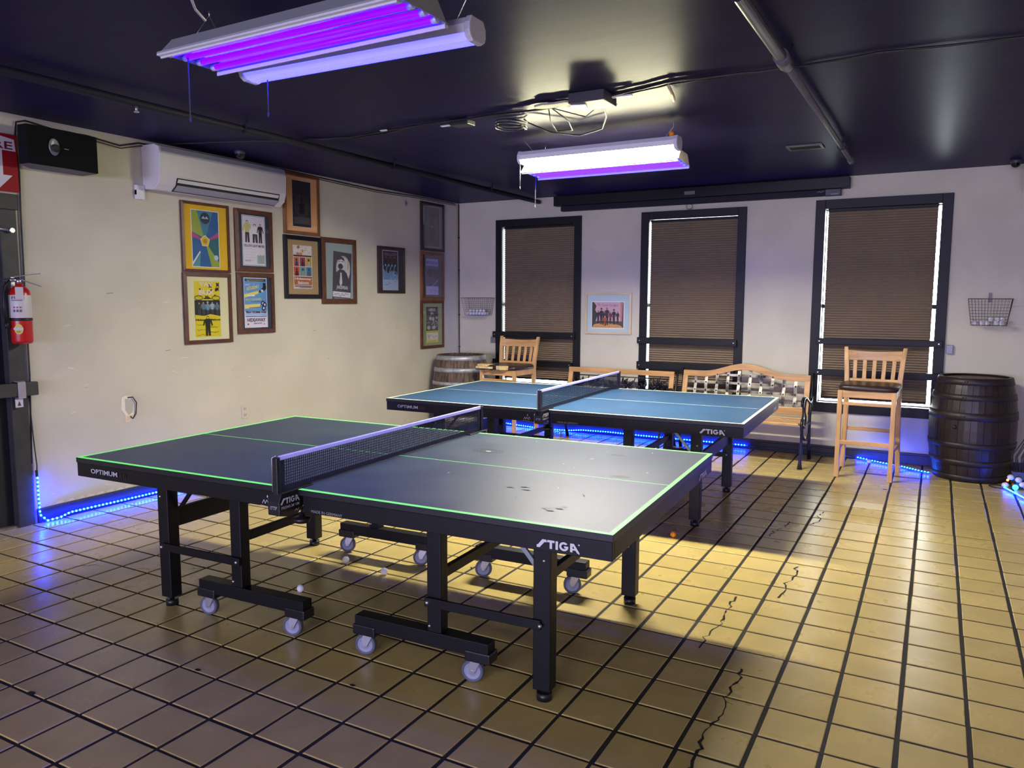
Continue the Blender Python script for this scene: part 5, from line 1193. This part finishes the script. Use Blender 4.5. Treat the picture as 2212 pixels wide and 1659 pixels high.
for (x, y, z) in ((-.055, -.055, .10), (.0, -.06, .085), (.03, -.065, .05), (.06, -.055, .03), (-.09, -.05, .03)): obj('bulb', MB().sphere((x, y, z), .026, 12, 8, (1, 1, .85)), M_bulb, bd)
obj('pilot_light', MB().sphere((-.075, -.06, .075), .010, 8, 6), mat('red_pilot', (0, 0, 0, 1), .4, emit=(1, .15, .03, 1), estr=4.0), bd)
obj('lit_bulb', MB().sphere((-.02, -.08, .025), .022, 10, 8), mat('blue_lit_bulb', (0, 0, 0, 1), .4, emit=(.02, .25, 1, 1), estr=5.0), bd)

# ------------------------------------------------------------------ CEILING PIPES AND FITTINGS
M_pipe = mat('grey_painted_pipe', rgb(88, 86, 94), .4, var=.15, scale=20)
M_pipe2 = mat('charcoal_painted_pipe', rgb(34, 33, 46), .6, spec=.2)
zp = HC - .055
pp = thing('ceiling_pipe', 'grey sprinkler pipe running towards the windows over the right side', 'pipe', (-.745, 0, zp), group='ceiling pipes')
obj('pipe', MB().cyl((.0, -2.0, 0), (0.0, 3.95, 0), .027, 14), M_pipe, pp); obj('pipe', MB().cyl((0, 3.95, .0), (-.01, 6.92, .0), .0195, 14), M_pipe, pp)
obj('coupling', MB().cyl((0, 3.84, 0), (0, 3.98, 0), .036, 14).cyl((0, 3.98, 0), (0, 4.03, 0), .028, 14), M_pipe, pp)
obj('end_cap', MB().cyl((-.01, 6.84, 0), (-.01, 6.94, 0), .024, 14), M_pipe, pp)
for y in (3.0, 3.88, 6.2): obj('hanger', MB().cyl((.03, y, 0), (.045, y, .055), .006, 6).tube([(.03 * math.cos(a_ * .6), y, .03 * math.sin(a_ * .6)) for a_ in range(11)], .004, 5), M_pipe2, pp)
p2 = thing('ceiling_pipe', 'dark sprinkler pipe along the ceiling parallel to the left wall', 'pipe', (-4.17, 0, zp), group='ceiling pipes')
obj('pipe', MB().cyl((0, -2.0, 0), (-.02, 8.02, 0), .024, 14), M_pipe2, p2)
for y in (3.72, 5.3, 6.9): obj('hanger', MB().cyl((.02, y, 0), (.03, y, .055), .008, 6).tube([(.028 * math.cos(a_ * .6), y, .028 * math.sin(a_ * .6)) for a_ in range(11)], .005, 5), M_pipe2, p2)
obj('sprinkler_head', MB().cyl((0, 2.93, -.02), (0, 2.93, -.05), .008, 8).lathe([(0, -.055), (.016, -.055), (.016, -.05), (0, -.05)], 10, (0, 2.93, 0)), M_zinc, p2)
vn = thing('ceiling_vent', 'dark slotted ceiling vent near the right window', 'vent', (-1.03, 6.40, HC - .001), (0, 0, .0))
obj('frame', MB().box(-.13, -.085, -.012, .13, -.065, 0).box(-.13, .065, -.012, .13, .085, 0).box(-.13, -.065, -.012, -.11, .065, 0).box(.11, -.065, -.012, .13, .065, 0), mat('vent_grey', rgb(70, 70, 72), .45), vn)
for k in range(5): obj('slat', MB().bar((-.11, -.05 + .025 * k, -.006), (.11, -.05 + .025 * k, -.006), .014, .002, up=(0, .6, .8)), mat('vent_dark', rgb(30, 30, 32), .5), vn)
def dome(label, loc, nrm):
    t = thing('security_camera', label, 'camera', loc, group='dome security cameras')
    obj('base', MB().lathe([(0, 0), (.042, 0), (.044, -.018), (.038, -.028)], 20), mat('grey_camera_base', rgb(70, 70, 80), .4), t)
    obj('dome', MB().lathe([(.037, -.026), (.034, -.045), (.022, -.060), (0, -.066)], 20), mat('smoked_dome', rgb(16, 16, 24), .12), t)
dome('small dome security camera on the ceiling above the air conditioner', (-5.02, 4.43, HC), None)
dome('small dome security camera on the ceiling in the far right corner', (.423, 7.83, HC), None)
tag(obj('speaker_bracket', MB().box(.50, 7.55, 2.46, .70, 7.75, 2.66).box(.56, 7.62, 2.66, .60, 7.68, HC), mat('black_speaker_cloth', rgb(18, 18, 22)), bevel=.006), 'black box hung from the ceiling at the right picture edge', 'speaker')
ps = thing('projection_screen', 'long dark projection screen case mounted above the windows', 'screen', (-2.44, YB - .002, 2.70))
obj('case', MB().box(-1.54, -.105, -.105, 1.565, 0, .0), M_steel, ps, bevel=.004)
obj('roller_case', MB().box(-1.46, -.085, -.165, 1.45, -.01, -.105), M_pipe2, ps, bevel=.008)
obj('end_cap', MB().box(1.35, -.092, -.168, 1.49, -.006, -.107), M_plastic, ps, bevel=.004)
f = Flat(); f.rect(1.40, -.162, 1.47, -.150, (120, 122, 130)); f.line([(1.28, -.135), (1.30, -.125), (1.31, -.135), (1.34, -.122)], .004, (140, 140, 160)); f.build('lettering', ps, (0, -.0925, 0), (PI / 2, 0, 0))
obj('label_plate', MB().box(-.02, -.107, -.075, .09, -.1055, -.04), mat('grey_plate', rgb(120, 120, 124), .5), ps)
obj('pull_ring', MB().tube([(.02 + .035 * math.cos(t_ * .7), -.05, -.19 + .028 * math.sin(t_ * .7)) for t_ in range(9)], .003, 6, closed=True), M_cable, ps)
tag(obj('conduit_box', MB().box(.0, YB - .03, 1.055, .055, YB, 1.135), mat('grey_conduit_box', rgb(120, 122, 128), .4, metal=.3), bevel=.003), 'small grey metal box on the wall beside the right window frame', 'box', 'metal boxes beside window frames')
tag(obj('conduit_box', MB().box(-4.86, YB - .03, 1.015, -4.797, YB, 1.085), mat('grey_conduit_box'), bevel=.003), 'small grey metal box on the wall left of the left window frame', 'box', 'metal boxes beside window frames')
tag(obj('hook', MB().tube([(XL + .003, 7.02, 2.60), (XL + .03, 7.02, 2.60), (XL + .032, 7.02, 2.57)], .004, 6).box(XL + .001, 7.005, 2.575, XL + .006, 7.035, 2.63), M_zinc), 'small metal hook high on the left wall near the corner posters', 'hook')
